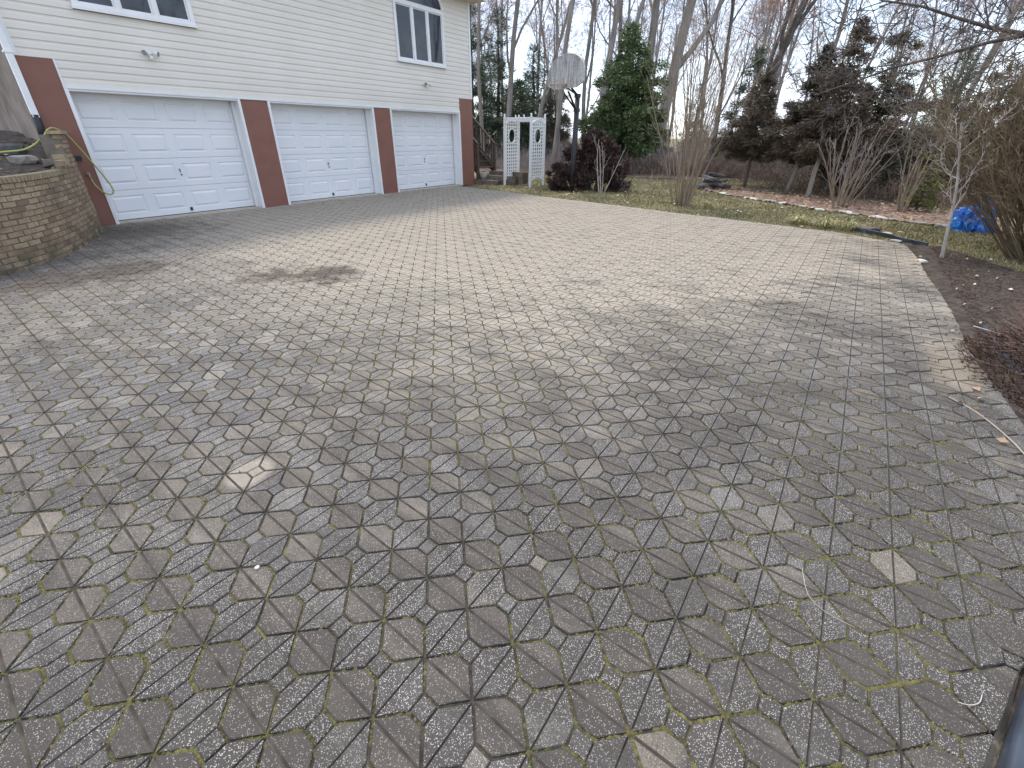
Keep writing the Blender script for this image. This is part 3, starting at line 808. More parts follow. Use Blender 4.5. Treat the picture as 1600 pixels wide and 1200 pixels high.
cored = MB(); cored.box(-.15, .15, -.055, .055, -.035, .04)
me = cored.mesh('cored_brick', MAT['capbrick']); o = place_brick(1.5, zm-.05, .06, me, 'cored_brick')
hm = MB()
for k in range(6): hm.box(-.13+k*.045, -.105+k*.045, -.058, -.054, -.012, .022)
hm.build('core_hole', MAT['soil'], o)
place_brick(1.28, zm+.03, .0, cm, 'cap_brick'); place_brick(1.21, zm+.03, .0, cm, 'cap_brick'); place_brick(1.14, zm+.03, .0, cm, 'cap_brick')
# mortar core
mm = MB(); k = 0; L = 0; pr = None
while L <= total:
    x, y, a = along(L); n = (-sin(a), cos(a)); h = ztop if L > MIDL else (zm if L > UPL else zt)
    row = [(x+n[0]*o_, y+n[1]*o_, zz) for o_, zz in ((.036, -.05), (.036, h-.004), (-.2, h-.004), (-.2, -.05))]
    b = len(mm.v); mm.v += row
    if k: mm.f += [(b-4+i, b-4+(i+1) % 4, b+(i+1) % 4, b+i) for i in range(4)]
    else: mm.f.append((b, b+1, b+2, b+3))
    k += 1; L += .05
mm.build('mortar', MAT['mortar'], wall, False, False)

def bed_h(x, y):
    t, s = S((x, y)); return 1.02 + .28*max(0, min(1, (2.2-s)/2.2)) + .25*max(0, min(1, -s/3)) + .12*max(0, min(1, (t+.5)))*max(0, min(1, (1.6-s)))
def rbh(x, y): return bed_h(x, y)
inn = [(t-.12, s-.06) for t, s in WALLPATH]
sheet('raised_bed', wp(*(inn+[(-4.0, -6), (1.92, -6), (1.92, 0)])), .12, 0, MAT['soil'], .07, 3., rbh)

def rock_mesh(name, mat, sx, sy, sz, seed, sub=2):
    import bmesh
    bm = bmesh.new(); bmesh.ops.create_icosphere(bm, subdivisions=sub, radius=1)
    off = Vector((seed*3.7, seed*1.3, seed*.7))
    for v in bm.verts:
        d = 1+.32*mnoise.noise(v.co*1.1+off)+.14*mnoise.noise(v.co*2.7+off)
        q = v.co*d; q = Vector((max(-.8, min(.8, q.x)), max(-.82, min(.82, q.y)), max(-.75, min(.72, q.z)))); v.co = Vector((q.x*sx, q.y*sy, q.z*sz))
    me = bpy.data.meshes.new(name); bm.to_mesh(me); bm.free(); me.materials.append(mat); return me
# rocks lying in the raised bed
for k, (t, s, sx, lab, mt) in enumerate(((1.35, 1.15, .17, 'grey rock in the raised bed beside the cored brick', 'stone'), (.75, 1.75, .13, 'small dark rock in the raised bed below the hose', 'darkstone'), (.35, 1.3, .18, 'dark rock behind the hose in the raised bed', 'darkstone'), (1.3, .55, .2, 'flat rock against the stucco wall in the raised bed', 'darkstone'))):
    o = link('rock', rock_mesh('rock', MAT[mt], sx*1.3, sx, sx*.6, 10+k)); p = W(t, s); o.location = (p.x, p.y, bed_h(p.x, p.y)+.03); o.rotation_euler = (0, 0, k*1.3); tag(o, lab, 'rock')
lf = MB()
def leaf(m, x, y, z, r, tilt=.5):
    a = R.random()*2*pi; c, s_ = cos(a), sin(a); e = r*R.uniform(.35, .6); k = R.uniform(0, tilt)
    P = [(-r, 0, k*r), (-.2*r, -e, 0), (r, 0, k*r*.8), (.1*r, e, .02)]
    m.poly([(x+px*c-py*s_, y+px*s_+py*c, z+pz+.004) for px, py, pz in P])
for _ in range(420):
    t, s = R.uniform(-2, 1.9), R.uniform(-.5, 3.2)
    if inside(t, s, RAISED):
        p = W(t, s); leaf(lf, p.x, p.y, bed_h(p.x, p.y)+.07*nz(p.x*3, p.y*3, 1.)+.01, R.uniform(.02, .05))
tag(lf.build('bed_leaves', MAT['leaves'], None, False, False), 'dead brown leaves scattered over the raised bed', 'leaves', kind='stuff')

# ------------------------------------------------------------------ deck, stairs and timber steps behind the corner
st = site_empty('deck_stair', 0, 0, 0, 'dark wooden stair with handrail rising behind the house corner', 'stair')
NS, RISE, RUN = 10, .2, .235; ST0, ST1, SS = 13.42, 14.42, .05; Z0 = .36
m = MB()
for k in range(NS):
    m = MB(); s0 = SS-k*RUN; m.box(ST0+.05, ST1-.05, -s0, -s0+RUN+.03, Z0+(k+1)*RISE-.04, Z0+(k+1)*RISE); m.build('tread', MAT['wood'], st)
    m = MB(); m.box(ST0+.05, ST1-.05, -s0+.03, -s0+.05, Z0+k*RISE, Z0+(k+1)*RISE-.04)
    if k > 0: m.build('riser', MAT['wood'], st)
for tx in (ST0, ST1):
    m = MB(); m.extrude([(-SS-.05, Z0-.1), (-SS+NS*RUN, Z0+NS*RISE-.12), (-SS+NS*RUN, Z0+NS*RISE+.1), (-SS-.05, Z0+.14)], 'x', tx-.025, tx+.025); m.build('stringer', MAT['wood'], st)
    sl = RISE/RUN
    m = MB(); m.beam((tx, -SS-.06, Z0+.98), (tx, -SS+NS*RUN, Z0+.98+NS*RISE+.05), .09, .045); m.build('handrail', MAT['wood'], st)
    m = MB(); m.beam((tx, -SS, Z0+.25), (tx, -SS+NS*RUN, Z0+.25+NS*RISE), .04, .06); m.build('lower_rail', MAT['wood'], st)
    m = MB(); m.box(tx-.045, tx+.045, -SS-.06, -SS+.03, Z0-.3, Z0+1.02); m.build('post', MAT['wood'], st)
    for k in range(15):
        y = -SS+.13+k*.15; zz = (y+SS)*sl
        m = MB(); m.box(tx-.018, tx+.018, y-.018, y+.018, Z0+.24+zz, Z0+.96+zz); m.build('baluster', MAT['wood'], st)
dk = site_empty('wooden_deck', 0, 0, 0, 'raised dark wooden deck with railing behind the house', 'deck')
DZ = Z0+NS*RISE
for k in range(26):
    m = MB(); m.box(13.3, 15.85, 2.33+k*.15, 2.47+k*.15, DZ-.04, DZ); m.build('deck_board', MAT['wood'], dk)
m = MB(); m.box(13.3, 15.85, 2.33, 2.37, DZ-.26, DZ-.041); m.box(15.81, 15.85, 2.371, 6.2, DZ-.26, DZ-.041); m.build('rim_joist', MAT['wood'], dk)
for t, y in ((14.55, 2.35), (15.8, 2.35), (15.8, 4.2), (15.8, 6.1)):
    m = MB(); m.box(t-.05, t+.05, y-.05, y+.05, -.1, DZ+1.08); m.build('post', MAT['wood'], dk)
m = MB(); m.box(14.5, 15.86, 2.28, 2.42, DZ+1.08, DZ+1.12); m.box(15.73, 15.87, 2.42, 6.2, DZ+1.08, DZ+1.12); m.build('top_rail', MAT['wood'], dk)
m = MB(); m.box(14.6, 15.75, 2.33, 2.37, DZ+.1, DZ+.16); m.box(15.78, 15.82, 2.42, 6.1, DZ+.1, DZ+.16); m.build('bottom_rail', MAT['wood'], dk)
for k in range(9):
    m = MB(); m.box(14.66+k*.13, 14.69+k*.13, 2.33, 2.37, DZ+.16, DZ+1.08); m.build('baluster', MAT['wood'], dk)
for k in range(24):
    m = MB(); m.box(15.78, 15.82, 2.55+k*.15, 2.58+k*.15, DZ+.16, DZ+1.08); m.build('baluster', MAT['wood'], dk)
ts = site_empty('timber_steps', 0, 0, 0, 'low weathered timber steps between house corner and white arbor', 'steps')
for k, (t, s0, s1, h) in enumerate(((13.34, -.25, .98, .15), (13.70, -.1, 1.5, .29), (14.05, .1, 1.6, .42))):
    m = MB(); m.box(t, t+.15, -s1, -s0, -.05, h); o = m.build('timber', MAT['timber'], ts)
    m = MB(); m.box(t+.15, t+.5, -s1+.02, -s0, -.05, h-.02); m.build('tread_fill', MAT['soil'], ts)
pot = site_empty('plant_pot', 13.62, .18, .15, 'small grey plant pot on the timber steps beside the house', 'plant pot')
m = MB(); m.tube([(0, 0, 0), (0, 0, .16), (0, 0, .21), (0, 0, .24)], [.11, .15, .16, .165], 14); m.build('pot', MAT['stone'], pot, True)
m = MB()
for k in range(40): tuft(m, R.gauss(0, .05), R.gauss(0, .05), .22, .12, 3, .1, .006)
m.build('dry_plant', MAT['leaves'], pot)

# ------------------------------------------------------------------ white garden arbor
ar = site_empty('garden_arbor', 13.6, 1.2, 0, 'white vinyl lattice garden arbor at the end of the paving', 'arbor')
AW, AD, AH = 1.12, .84, 2.18        # opening (s), depth (t), height
for si in range(2):
    yo = -AW*si                      # local y = -(s)
    pn = empty('side_panel'); pn.parent = ar
    for x in (0, AD):
        m = MB(); m.box(x-.035, x+.035, yo-.03, yo+.03, -.04, AH); m.build('post', MAT['pvc'], pn)
        m = MB(); m.tube([(x, yo, AH), (x, yo, AH+.02), (x, yo, AH+.04), (x, yo, AH+.09), (x, yo, AH+.13)], [.05, .05, .02, .036, .004], 10); m.build('finial', MAT['pvc'], pn, True)
    def arc_rail(z0, rise, wd, flip=1):
        m = MB(); n = 10
        P = [(.03+(AD-.06)*k/n, z0+rise*sin(pi*k/n)) for k in range(n+1)]
        for (x0, a), (x1, b) in zip(P[:-1], P[1:]): m.extrude([(x0, a), (x1, b), (x1, b+wd), (x0, a+wd)], 'y', yo-.022, yo+.022)
        m.build('arched_rail', MAT['pvc'], pn)
    arc_rail(.16, .12, .075); arc_rail(1.98, .1, .05)
    m = MB(); m.box(.035, AD-.035, yo-.018, yo+.018, .28, .34); m.build('bottom_rail', MAT['pvc'], pn)
    oc = (AD/2, 1.62); ra, rb = .19, .23
    nv, nh = 6, 16
    for k in range(nv):
        x = .035+(AD-.07)*(k+.5)/nv
        inside_o = abs(x-oc[0]) < ra*.95
        if inside_o:
            hgt = rb*sqrt(1-((x-oc[0])/ra)**2); rng_ = ((.34, oc[1]-hgt), (oc[1]+hgt, 1.98+.1*sin(pi*x/AD)))
        else: rng_ = ((.34, 1.98+.08*sin(pi*x/AD)),)
        for a, b in rng_:
            m = MB(); m.box(x-.026, x+.026, yo-.008, yo+.008, a, b); m.build('lattice_slat', MAT['pvc'], pn)
    for k in range(nh):
        z = .40+1.62*k/(nh-1)
        segs = [(.035, AD-.035)]
        if abs(z-oc[1]) < rb*.96:
            hw = ra*sqrt(1-((z-oc[1])/rb)**2); segs = [(.035, oc[0]-hw), (oc[0]+hw, AD-.035)]
        for a, b in segs:
            m = MB(); m.box(a, b, yo-.011, yo+.011, z-.02, z+.02); m.build('lattice_slat', MAT['pvc'], pn)
    m = MB(); n = 24
    m.tube([(oc[0]+ra*cos(2*pi*k/n), yo, oc[1]+rb*sin(2*pi*k/n)) for k in range(n+1)], .02, 6); m.build('oval_ring', MAT['pvc'], pn, True)
for x in (0, AD):
    m = MB(); m.box(x-.02, x+.02, -AW, 0, AH-.11, AH-.02); m.build('top_beam', MAT['pvc'], ar)
for k in range(6):
    y = -.12-k*(AW-.24)/5
    m = MB(); m.box(-.04, AD+.04, y-.016, y+.016, AH-.02, AH+.012); m.build('top_slat', MAT['pvc'], ar)
    if k in (2, 4):
        m = MB(); m.tube([(0, y, AH+.012), (0, y, AH+.05), (0, y, AH+.09)], [.02, .03, .004], 8); m.build('finial', MAT['pvc'], ar, True)

# ------------------------------------------------------------------ basketball hoop
bh = site_empty('basketball_hoop', 13.12, 4.29, 0, 'black basketball pole with weathered grey fan backboard behind the driveway', 'basketball hoop'); bh.rotation_euler = (0, 0, RZ-.37)
m = MB(); m.tube([(0, 0, -.1), (0, 0, .9), (0, 0, 2.72)], [.085, .085, .075], 14); m.build('pole', MAT['pole'], bh, True)
m = MB(); m.beam((-.02, 0, 2.3), (-.46, .12, 2.78), .05, .035); m.beam((-.02, 0, 2.3), (-.46, -.12, 2.78), .05, .035); m.beam((-.0, 0, 2.7), (-.46, .12, 2.95), .05, .035); m.beam((0, 0, 2.7), (-.46, -.12, 2.95), .05, .035); m.box(-.07, .07, -.07, .07, 2.26, 2.36); m.box(-.07, .07, -.07, .07, 2.64, 2.74)
m.build('bracket', MAT['pole'], bh)
n = 22; hw = .82; out = [(-hw*.62, 2.86), (hw*.62, 2.86), (hw*.98, 2.97)]
for k in range(n+1):
    a = pi*k/n; out.append((hw*cos(a)*(1 if abs(cos(a)) < .98 else 1), 3.16+.52*sin(a)**.85 if 0 < k < n else 3.16))
out.append((-hw*.98, 2.97))
m = MB(); m.extrude(out, 'x', -.50, -.465); bb = m.build('backboard', MAT['board'], bh)
m = MB()
for k in range(len(out)):
    a, b = out[k], out[(k+1) % len(out)]; m.beam((-.4825, a[0], a[1]), (-.4825, b[0], b[1]), .05, .02)
m.build('edge_trim', MAT['boardline'], bb)
for y in (-.21, .21):
    m = MB(); m.box(-.504, -.5005, y-.014, y+.014, 2.9, 3.38); m.build('painted_line', MAT['boardline'], bb)
m = MB(); rc = (-.74, 0, 2.93); m.tube([(rc[0]+.225*cos(2*pi*k/28), .225*sin(2*pi*k/28), rc[2]) for k in range(29)], .012, 7)
m.box(-.52, -.5, -.08, .08, 2.87, 2.95); m.beam((-.5, -.06, 2.93), (-.6, -.15, 2.93), .02, .02); m.beam((-.5, .06, 2.93), (-.6, .15, 2.93), .02, .02)
rim = m.build('rim', MAT['rim'], bh, True)
m = MB()
for k in range(12):
    for d in (-1, 1):
        P = []
        for q in range(6):
            a = 2*pi*k/12+d*q*.16; r = .222-.02*q+.0*q; P.append((rc[0]+r*cos(a), r*sin(a), rc[2]-.075*q))
        if R.random() < .75: m.tube(P, .004, 3)
m.build('net', MAT['net'], rim)

# ------------------------------------------------------------------ plants: generators
def rv(rr): return Vector((rr.gauss(0, 1), rr.gauss(0, 1), rr.gauss(0, 1)))
def grow(tubes, rr, p, d, L, r, lev, maxlev, prm):
    """a wandering tapered limb and, along it, smaller limbs"""
    n = max(2, int(prm['seg'][lev])); pts = [p.copy()]; rad = [r]; q = p.copy(); dd = d.normalized(); dirs = [dd.copy()]
    r_end = r*prm['taper'][lev]
    for i in range(n):
        dd = (dd + rv(rr)*prm['wig'][lev] + Vector((0, 0, prm['up'][lev]))).normalized()
        q = q + dd*(L/n); pts.append(q.copy()); rad.append(r+(r_end-r)*(i+1)/n); dirs.append(dd.copy())
    tubes.append((pts, rad, lev))
    if lev >= maxlev: return
    nk = prm['kids'][lev]; nk = nk if isinstance(nk, int) else rr.randint(*nk)
    a0 = rr.random()*2*pi
    for k in range(nk):
        f = prm['start'][lev] + (1-prm['start'][lev])*((k+rr.random()*.9)/nk); f = min(.985, f)
        x = f*n; i = min(int(x), n-1); pp = pts[i].lerp(pts[i+1], x-i); bd = dirs[i+1]
        u = bd.orthogonal().normalized(); w = bd.cross(u); a = a0+k*2.4+rr.gauss(0, .3)
        ang = prm['ang'][lev]*rr.uniform(.7, 1.25)
        nd = bd*cos(ang) + (u*cos(a)+w*sin(a))*sin(ang)
        rloc = r+(r_end-r)*f
        grow(tubes, rr, pp, nd, L*prm['len'][lev]*rr.uniform(.65, 1.15)*(1-prm.get('apex', .35)*f), max(rloc*prm['rad'][lev]*rr.uniform(.7, 1.05), prm['rmin']), lev+1, maxlev, prm)
SIDES = (9, 6, 4, 3, 3, 3)
def plant_meshes(name, tubes, split, m1, m2, n1='trunk', n2='crown'):
    a, b = MB(), MB()
    for pts, rad, lev in tubes:
        (a if lev <= split else b).tube(pts, rad, SIDES[lev], False)
    return a.mesh(n1, MAT[m1], True), b.mesh(n2, MAT[m2], False)
def plant_thing(name, loc, meshes, label, cat, group=None, rz=0., sc=1.):
    o = empty(name, loc, rz, label, cat, group); o.scale = (sc, sc, sc)
    for me in meshes: link(me.name.split('.')[0], me, o)
    return o
BARE = dict(seg=(9, 7, 6, 4, 3), wig=(.05, .13, .17, .2, .25), up=(.03, .06, .05, .02, 0), taper=(.35, .22, .2, .2, .3), kids=((9, 12), (8, 10), (6, 8), (4, 6)), start=(.32, .25, .2, .2), ang=(.75, .75, .8, .8), len=(.42, .46, .48, .5), rad=(.45, .45, .5, .65), rmin=.0105)
def bare_tree(seed, H, r, m1='bark', m2='twig', lean=(0, 0), **kw):
    rr = random.Random(seed); prm = dict(BARE); prm.update(kw); tubes = []
    d = Vector((lean[0], lean[1], 1)); grow(tubes, rr, Vector((0, 0, -.2)), d, H, r, 0, prm.get('maxlev', 4), prm)
    return plant_meshes('tree', tubes, 1, m1, m2)
def needle(m, rr, p, size, dirv, w):
    a = rv(rr).normalized(); d = (dirv+a*.7).normalized(); s = d.cross(rv(rr)); s = s.normalized()*w if s.length > 1e-4 else Vector((w, 0, 0))
    e = p+d*size
    m.v += [tuple(p-s), tuple(p+s), tuple(e+s*.35), tuple(e-s*.35)]; n = len(m.v); m.f.append((n-4, n-3, n-2, n-1))
def crown_clumps(rr, clumps, per, size, w, flat=.6, droop=-.2):
    """clumps: (centre, radius, outward direction)"""
    m = MB()
    for c, rad, out in clumps:
        for k in range(int(per*rr.uniform(.7, 1.3))):
            q = rv(rr); q = q.normalized()*rad*(rr.random()**.45); q.z *= flat
            d = (q.normalized()*.8+out*.8+Vector((0, 0, droop)))
            needle(m, rr, c+q, size*rr.uniform(.6, 1.4), d, w*rr.uniform(.7, 1.3))
    return m
def conifer(seed, H, RAD, base, mat, per=42, size=.10, w=.022, levels=16, bark='bark_dark', trunk_r=.12, crad=.26, power=.85, cluster=1., lean=(0, 0), gap=.16):
    rr = random.Random(seed); tubes = []; clumps = []
    tip = Vector((lean[0]*H, lean[1]*H, H))
    tubes.append(([tip*(k/6)+Vector((rr.gauss(0, .04), rr.gauss(0, .04), -.15 if k == 0 else 0)) for k in range(7)], [trunk_r*(1-k/6.6) for k in range(7)], 0))
    for lv in range(levels):
        f = (lv+rr.random()*.5)/levels; z = base+(H-base)*f; R0 = RAD*((1-f)**power)*rr.uniform(.75, 1.2)
        R0 *= min(1, .62+f*3.2)
        c0 = tip*(z/H)
        nb = max(3, int(8*(1-f)+2)); a0 = rr.random()*6
        for b in range(nb):
            if rr.random() < gap: continue
            a = a0+2*pi*b/nb+rr.gauss(0, .25); L = R0*rr.uniform(.6, 1.15); rise = rr.uniform(-.12, .25)
            e = c0+Vector((cos(a)*L, sin(a)*L, L*rise)); tubes.append(([c0, c0.lerp(e, .5)+Vector((0, 0, -.04*L)), e], [trunk_r*.22*(1-f)+.008, .012, .005], 2))
            nc = max(1, int(L/(.24*cluster)))
            for q in range(nc):
                g = .3+.7*(q+rr.random())/nc
                clumps.append((c0.lerp(e, g)+Vector((rr.gauss(0, .1), rr.gauss(0, .1), rr.gauss(0, .08))), crad*rr.uniform(.6, 1.25)*(1.1-.4*g), Vector((cos(a), sin(a), .25))))
    clumps.append((tip, crad*.5, Vector((0, 0, 1))))
    fm = crown_clumps(rr, clumps, per, size, w)
    tm = MB()
    for pts, rad, lev in tubes: tm.tube(pts, rad, SIDES[lev], False)
    return tm.mesh('trunk', MAT[bark], True), fm.mesh('crown', MAT[mat], False)
def vase_shrub(seed, n, H, spread, r, mat, m2=None, kids=(3, 5), lev2=True, curve=.1, base=.12, thin=.4, maxlev=2, wig=.05):
    rr = random.Random(seed); tubes = []
    prm = dict(seg=(7, 4, 3, 2), wig=(wig, .12, .16, .2), up=(-curve, .05, .03, 0), taper=(thin, .35, .4, .4), kids=(kids, (2, 4), (1, 3)), start=(.28, .25, .2), ang=(.45, .5, .6), len=(.42, .45, .5), rad=(.55, .6, .6), rmin=.0042)
    for k in range(n):
        a = rr.random()*2*pi; o = rr.random()**.6; d = Vector((cos(a)*spread*o, sin(a)*spread*o, 1))
        grow(tubes, rr, Vector((cos(a)*base*o, sin(a)*base*o, -.05)), d, H*rr.uniform(.6, 1.08), r*rr.uniform(.6, 1.2), 0, maxlev, prm)
    a, b = MB(), MB()
    for pts, rad, lev in tubes: (a if lev == 0 else b).tube(pts, rad, (5, 3, 3, 3)[lev], False)
    return a.mesh('stem', MAT[mat], True), b.mesh('twig', MAT[m2 or mat], False)
def on_ground(x, y, dz=0.): return Vector((x, y, ground_h(x, y)+dz))

# ------------------------------------------------------------------ plants by the driveway
def maroon_shrub():
    rr = random.Random(3); clumps = []
    for (cx_, cy_, cz, r) in ((.0, 0, 1.2, .55), (-.35, .1, .95, .5), (.35, .1, .85, .55), (-.85, -.1, .45, .45), (.95, -.15, .5, .55), (.65, -.3, .25, .42), (.0, .3, .7, .7), (-.45, -.3, .4, .4), (.2, .1, 1.5, .32), (.55, .2, 1.2, .4)):
        for k in range(30):
            q = rv(rr).normalized(); clumps.append((Vector((cx_, cy_, cz))+q*r*rr.uniform(.55, 1.0), .13*rr.uniform(.6, 1.3), q))
    fm = crown_clumps(rr, [c for c in clumps if c[0].z > .04], 130, .06, .015, .9, .1)
    sm = MB()
    for k in range(22):
        a = rr.random()*6.28; e = Vector((cos(a)*.8*rr.random(), sin(a)*.5*rr.random(), rr.uniform(.5, 1.2))); sm.tube([Vector((rr.gauss(0, .1), rr.gauss(0, .08), -.05)), e*.5+Vector((0, 0, .1)), e], [.022, .015, .006], 5, False)
    return sm.mesh('stem', MAT['bark_dark'], True), fm.mesh('foliage', MAT['maroon'])
plant_thing('maroon_shrub', on_ground(2.45, 15.45), maroon_shrub(), 'rounded dark maroon shrub behind the basketball pole', 'shrub')
o = plant_thing('bare_sapling', on_ground(2.75, 14.2), vase_shrub(5, 4, 1.75, .35, .02, 'ivory', None, (2, 3), curve=.02), 'pale forked bare sapling in front of the maroon shrub', 'sapling')
plant_thing('evergreen_tree', on_ground(5.35, 23.6), conifer(11, 5.95, 2.5, .8, 'ever', per=110, size=.12, w=.03, levels=21, trunk_r=.42, crad=.46, power=.66, cluster=1.3, gap=.06), 'full green evergreen tree with thick trunk behind the basketball hoop', 'tree')
plant_thing('tall_bare_shrub', on_ground(4.5, 12.05), vase_shrub(21, 34, 4.2, .25, .016, 'tan', 'tan', (6, 9), curve=.02, base=.22), 'tall tan many-stemmed bare shrub at the back edge of the paving', 'shrub')
plant_thing('bare_sapling', on_ground(3.35, 13.4), vase_shrub(22, 3, .75, .5, .010, 'bark_dark', None, (2, 3), curve=.0, base=.05), 'short dark twiggy sapling at the paving edge right of the maroon shrub', 'sapling')
plant_thing('bare_sapling', on_ground(3.95, 13.3), vase_shrub(23, 3, 1.0, .25, .008, 'tan', None, (2, 3), curve=.0, base=.05), 'thin tan sapling left of the tall many-stemmed shrub', 'sapling')
plant_thing('vase_shrub', on_ground(8.35, 11.6), vase_shrub(31, 20, 2.0, .5, .022, 'tan', 'twig', (3, 6), curve=.0, base=.16), 'fan-shaped bare shrub of upright brown stems in the leaf bed', 'shrub')
plant_thing('vase_shrub', on_ground(9.45, 10.9), vase_shrub(32, 8, 1.9, .3, .024, 'tan', 'twig', (3, 5), curve=.0, base=.12), 'cluster of few bare stems beside the small yellow green conifer', 'shrub')
plant_thing('small_conifer', on_ground(9.95, 11.15), conifer(33, 1.25, .42, .05, 'yellowgreen', per=40, size=.05, w=.012, levels=10, trunk_r=.03, crad=.12, power=.6, cluster=.6), 'small yellow green conifer in the leaf bed', 'shrub')
def ivory_tree():
    rr = random.Random(44); tubes = []
    prm = dict(seg=(8, 6, 5, 4), wig=(.05, .16, .2, .22), up=(.02, .1, .06, .03), taper=(.45, .35, .35, .4), kids=((7, 8), (5, 7), (3, 5)), start=(.34, .2, .2), ang=(.8, .75, .8), len=(.55, .5, .5), rad=(.62, .6, .6), rmin=.004)
    grow(tubes, rr, Vector((0, 0, -.1)), Vector((-.13, 0, 1)), 2.0, .025, 0, 3, prm)
    return plant_meshes('tree', tubes, 0, 'ivory', 'ivory')
plant_thing('pale_bare_tree', on_ground(6.55, 6.5), ivory_tree(), 'small ivory-barked bare tree at the corner of the mulch bed', 'tree')
plant_thing('arching_shrub', on_ground(7.9, 6.1), vase_shrub(51, 190, 2.9, .85, .015, 'olive_twig', 'olive_twig', (10, 14), curve=.012, base=.5, maxlev=3, wig=.07), 'large dark olive twiggy shrub at the right edge above the mulch', 'shrub')
plant_thing('arching_shrub', on_ground(9.3, 6.4), vase_shrub(52, 70, 3.0, .9, .016, 'olive_twig', 'olive_twig', (9, 13), curve=.015, base=.35, maxlev=3, wig=.07), 'second twiggy olive shrub behind the large one at the right edge', 'shrub')
def low_shrub():
    rr = random.Random(61); m = MB(); s = MB()
    for k in range(5200):
        a = rr.random()*6.28; r = rr.random()**.6; p = Vector((cos(a)*r*.95, sin(a)*r*.62, .02+.36*(1-r*r)*rr.random()))
        needle(m, rr, p, .05*rr.uniform(.5, 1.5), Vector((cos(a), sin(a), .6)), .005)
    for k in range(60):
        a = rr.random()*6.28; s.tube([Vector((0, 0, 0)), Vector((cos(a)*.4, sin(a)*.3, .22)), Vector((cos(a)*.85, sin(a)*.55, .2+.2*rr.random()))], [.008, .006, .002], 4, False)
    return s.mesh('stem', MAT['rusty'], True), m.mesh('foliage', MAT['rusty'])
plant_thing('low_shrub', on_ground(4.2, 2.75), low_shrub(), 'low rusty brown shrub spilling over the mulch at the right edge', 'shrub', rz=.9)

# pale shoots along the back edge
def shoots(seed, n, h, spread):
    rr = random.Random(seed); m = MB()
    for k in range(n):
        a = rr.random()*6.28; o = rr.random()*spread*.4; bx, by = cos(a)*o, sin(a)*o; L = h*rr.uniform(.5, 1.1); e = rr.uniform(.3, 1)*spread
        P = [Vector((bx, by, -.02)), Vector((bx+cos(a)*e*.35, by+sin(a)*e*.35, L*.75)), Vector((bx+cos(a)*e, by+sin(a)*e, L*rr.uniform(.4, .9)))]
        s = Vector((-sin(a), cos(a), 0))*.008
        b = len(m.v); m.v += [tuple(P[0]-s), tuple(P[0]+s), tuple(P[1]+s), tuple(P[1]-s), tuple(P[2])]; m.f += [(b, b+1, b+2, b+3), (b+3, b+2, b+4)]
    return m.mesh('leaf_blades', MAT['shoot'])
for k, (x, y, sp_, lab) in enumerate(((4.95, 11.45, .2, 'single pale shoot clump right of the tall many-stemmed shrub'), (6.0, 9.35, .3, 'leftmost of three yellow shoot clumps near the paving corner'), (6.33, 9.0, .32, 'middle of three yellow shoot clumps near the paving corner'), (6.62, 8.72, .3, 'rightmost of three yellow shoot clumps near the paving corner'))):
    o = empty('shoot_clump', on_ground(x, y), 0, lab, 'plant', 'pale shoots along the paving'); link('leaf_blades', shoots(70+k, 110, .22, sp_), o)
# stones by the corner and along the leaf bed
for k, (x, y, sx, mt, lab) in enumerate(((6.86, 8.45, .14, 'darkstone', 'flat dark stone beside the yellow shoots'), (6.92, 8.12, .1, 'palestone', 'rounded white stone on the black edging at the paving corner'), (6.75, 7.68, .08, 'stone', 'flat pale stone on the paving corner'), (6.0, 6.28, .1, 'palestone', 'small pale stone at the foot of the ivory-barked tree'))):
    o = link('stone', rock_mesh('stone', MAT[mt], sx*1.35, sx*.9, sx*.55, 30+k)); o.location = on_ground(x, y, sx*.3); o.rotation_euler = (0, 0, k*1.1); tag(o, lab, 'stone')
eg = empty('stone_edging', (0, 0, 0), 0, 'row of low flat stones edging the leaf bed across the lawn', 'edging')
EP = [(6.5, 16.0), (6.55, 15.3), (6.67, 14.53), (6.98, 13.12), (7.38, 12.2), (7.59, 11.17), (8.04, 10.68), (8.19, 9.87), (8.51, 9.24), (8.85, 8.65)]
rk = [rock_mesh('stone', MAT['stone' if k % 3 else 'palestone'], .15, .085, .035, 40+k, 1) for k in range(5)]
L = 0
for (a, b) in zip(EP[:-1], EP[1:]):
    d = Vector((b[0]-a[0], b[1]-a[1])); q = 0
    while q < d.length:
        p = Vector(a)+d.normalized()*q; o = link('stone', R.choice(rk), eg); o.location = (p.x+R.gauss(0, .05), p.y+R.gauss(0, .05), ground_h(p.x, p.y)+.035); o.rotation_euler = (R.gauss(0, .1), R.gauss(0, .1), atan2(d.y, d.x)+R.gauss(0, .3)); s_ = R.uniform(.7, 1.25); o.scale = (s_, s_, s_*R.uniform(.7, 1.2))
        q += R.uniform(.22, .38)
rp = empty('rock_pile', on_ground(6.95, 16.1), 0, 'pile of dark flat rocks at the far end of the stone edging', 'rocks')
for k, (x, y, z, s_) in enumerate(((-.3, 0, .1, .26), (.1, -.1, .1, .3), (.42, .1, .09, .24), (0, .15, .26, .3), (.25, 0, .3, .24), (-.15, -.05, .36, .28), (.1, .05, .46, .26))):
    o = link('rock', rock_mesh('rock', MAT['darkstone'], s_*1.3, s_, s_*.32, 60+k), rp); o.location = (x, y, z); o.rotation_euler = (R.gauss(0, .12), R.gauss(0, .12), k)
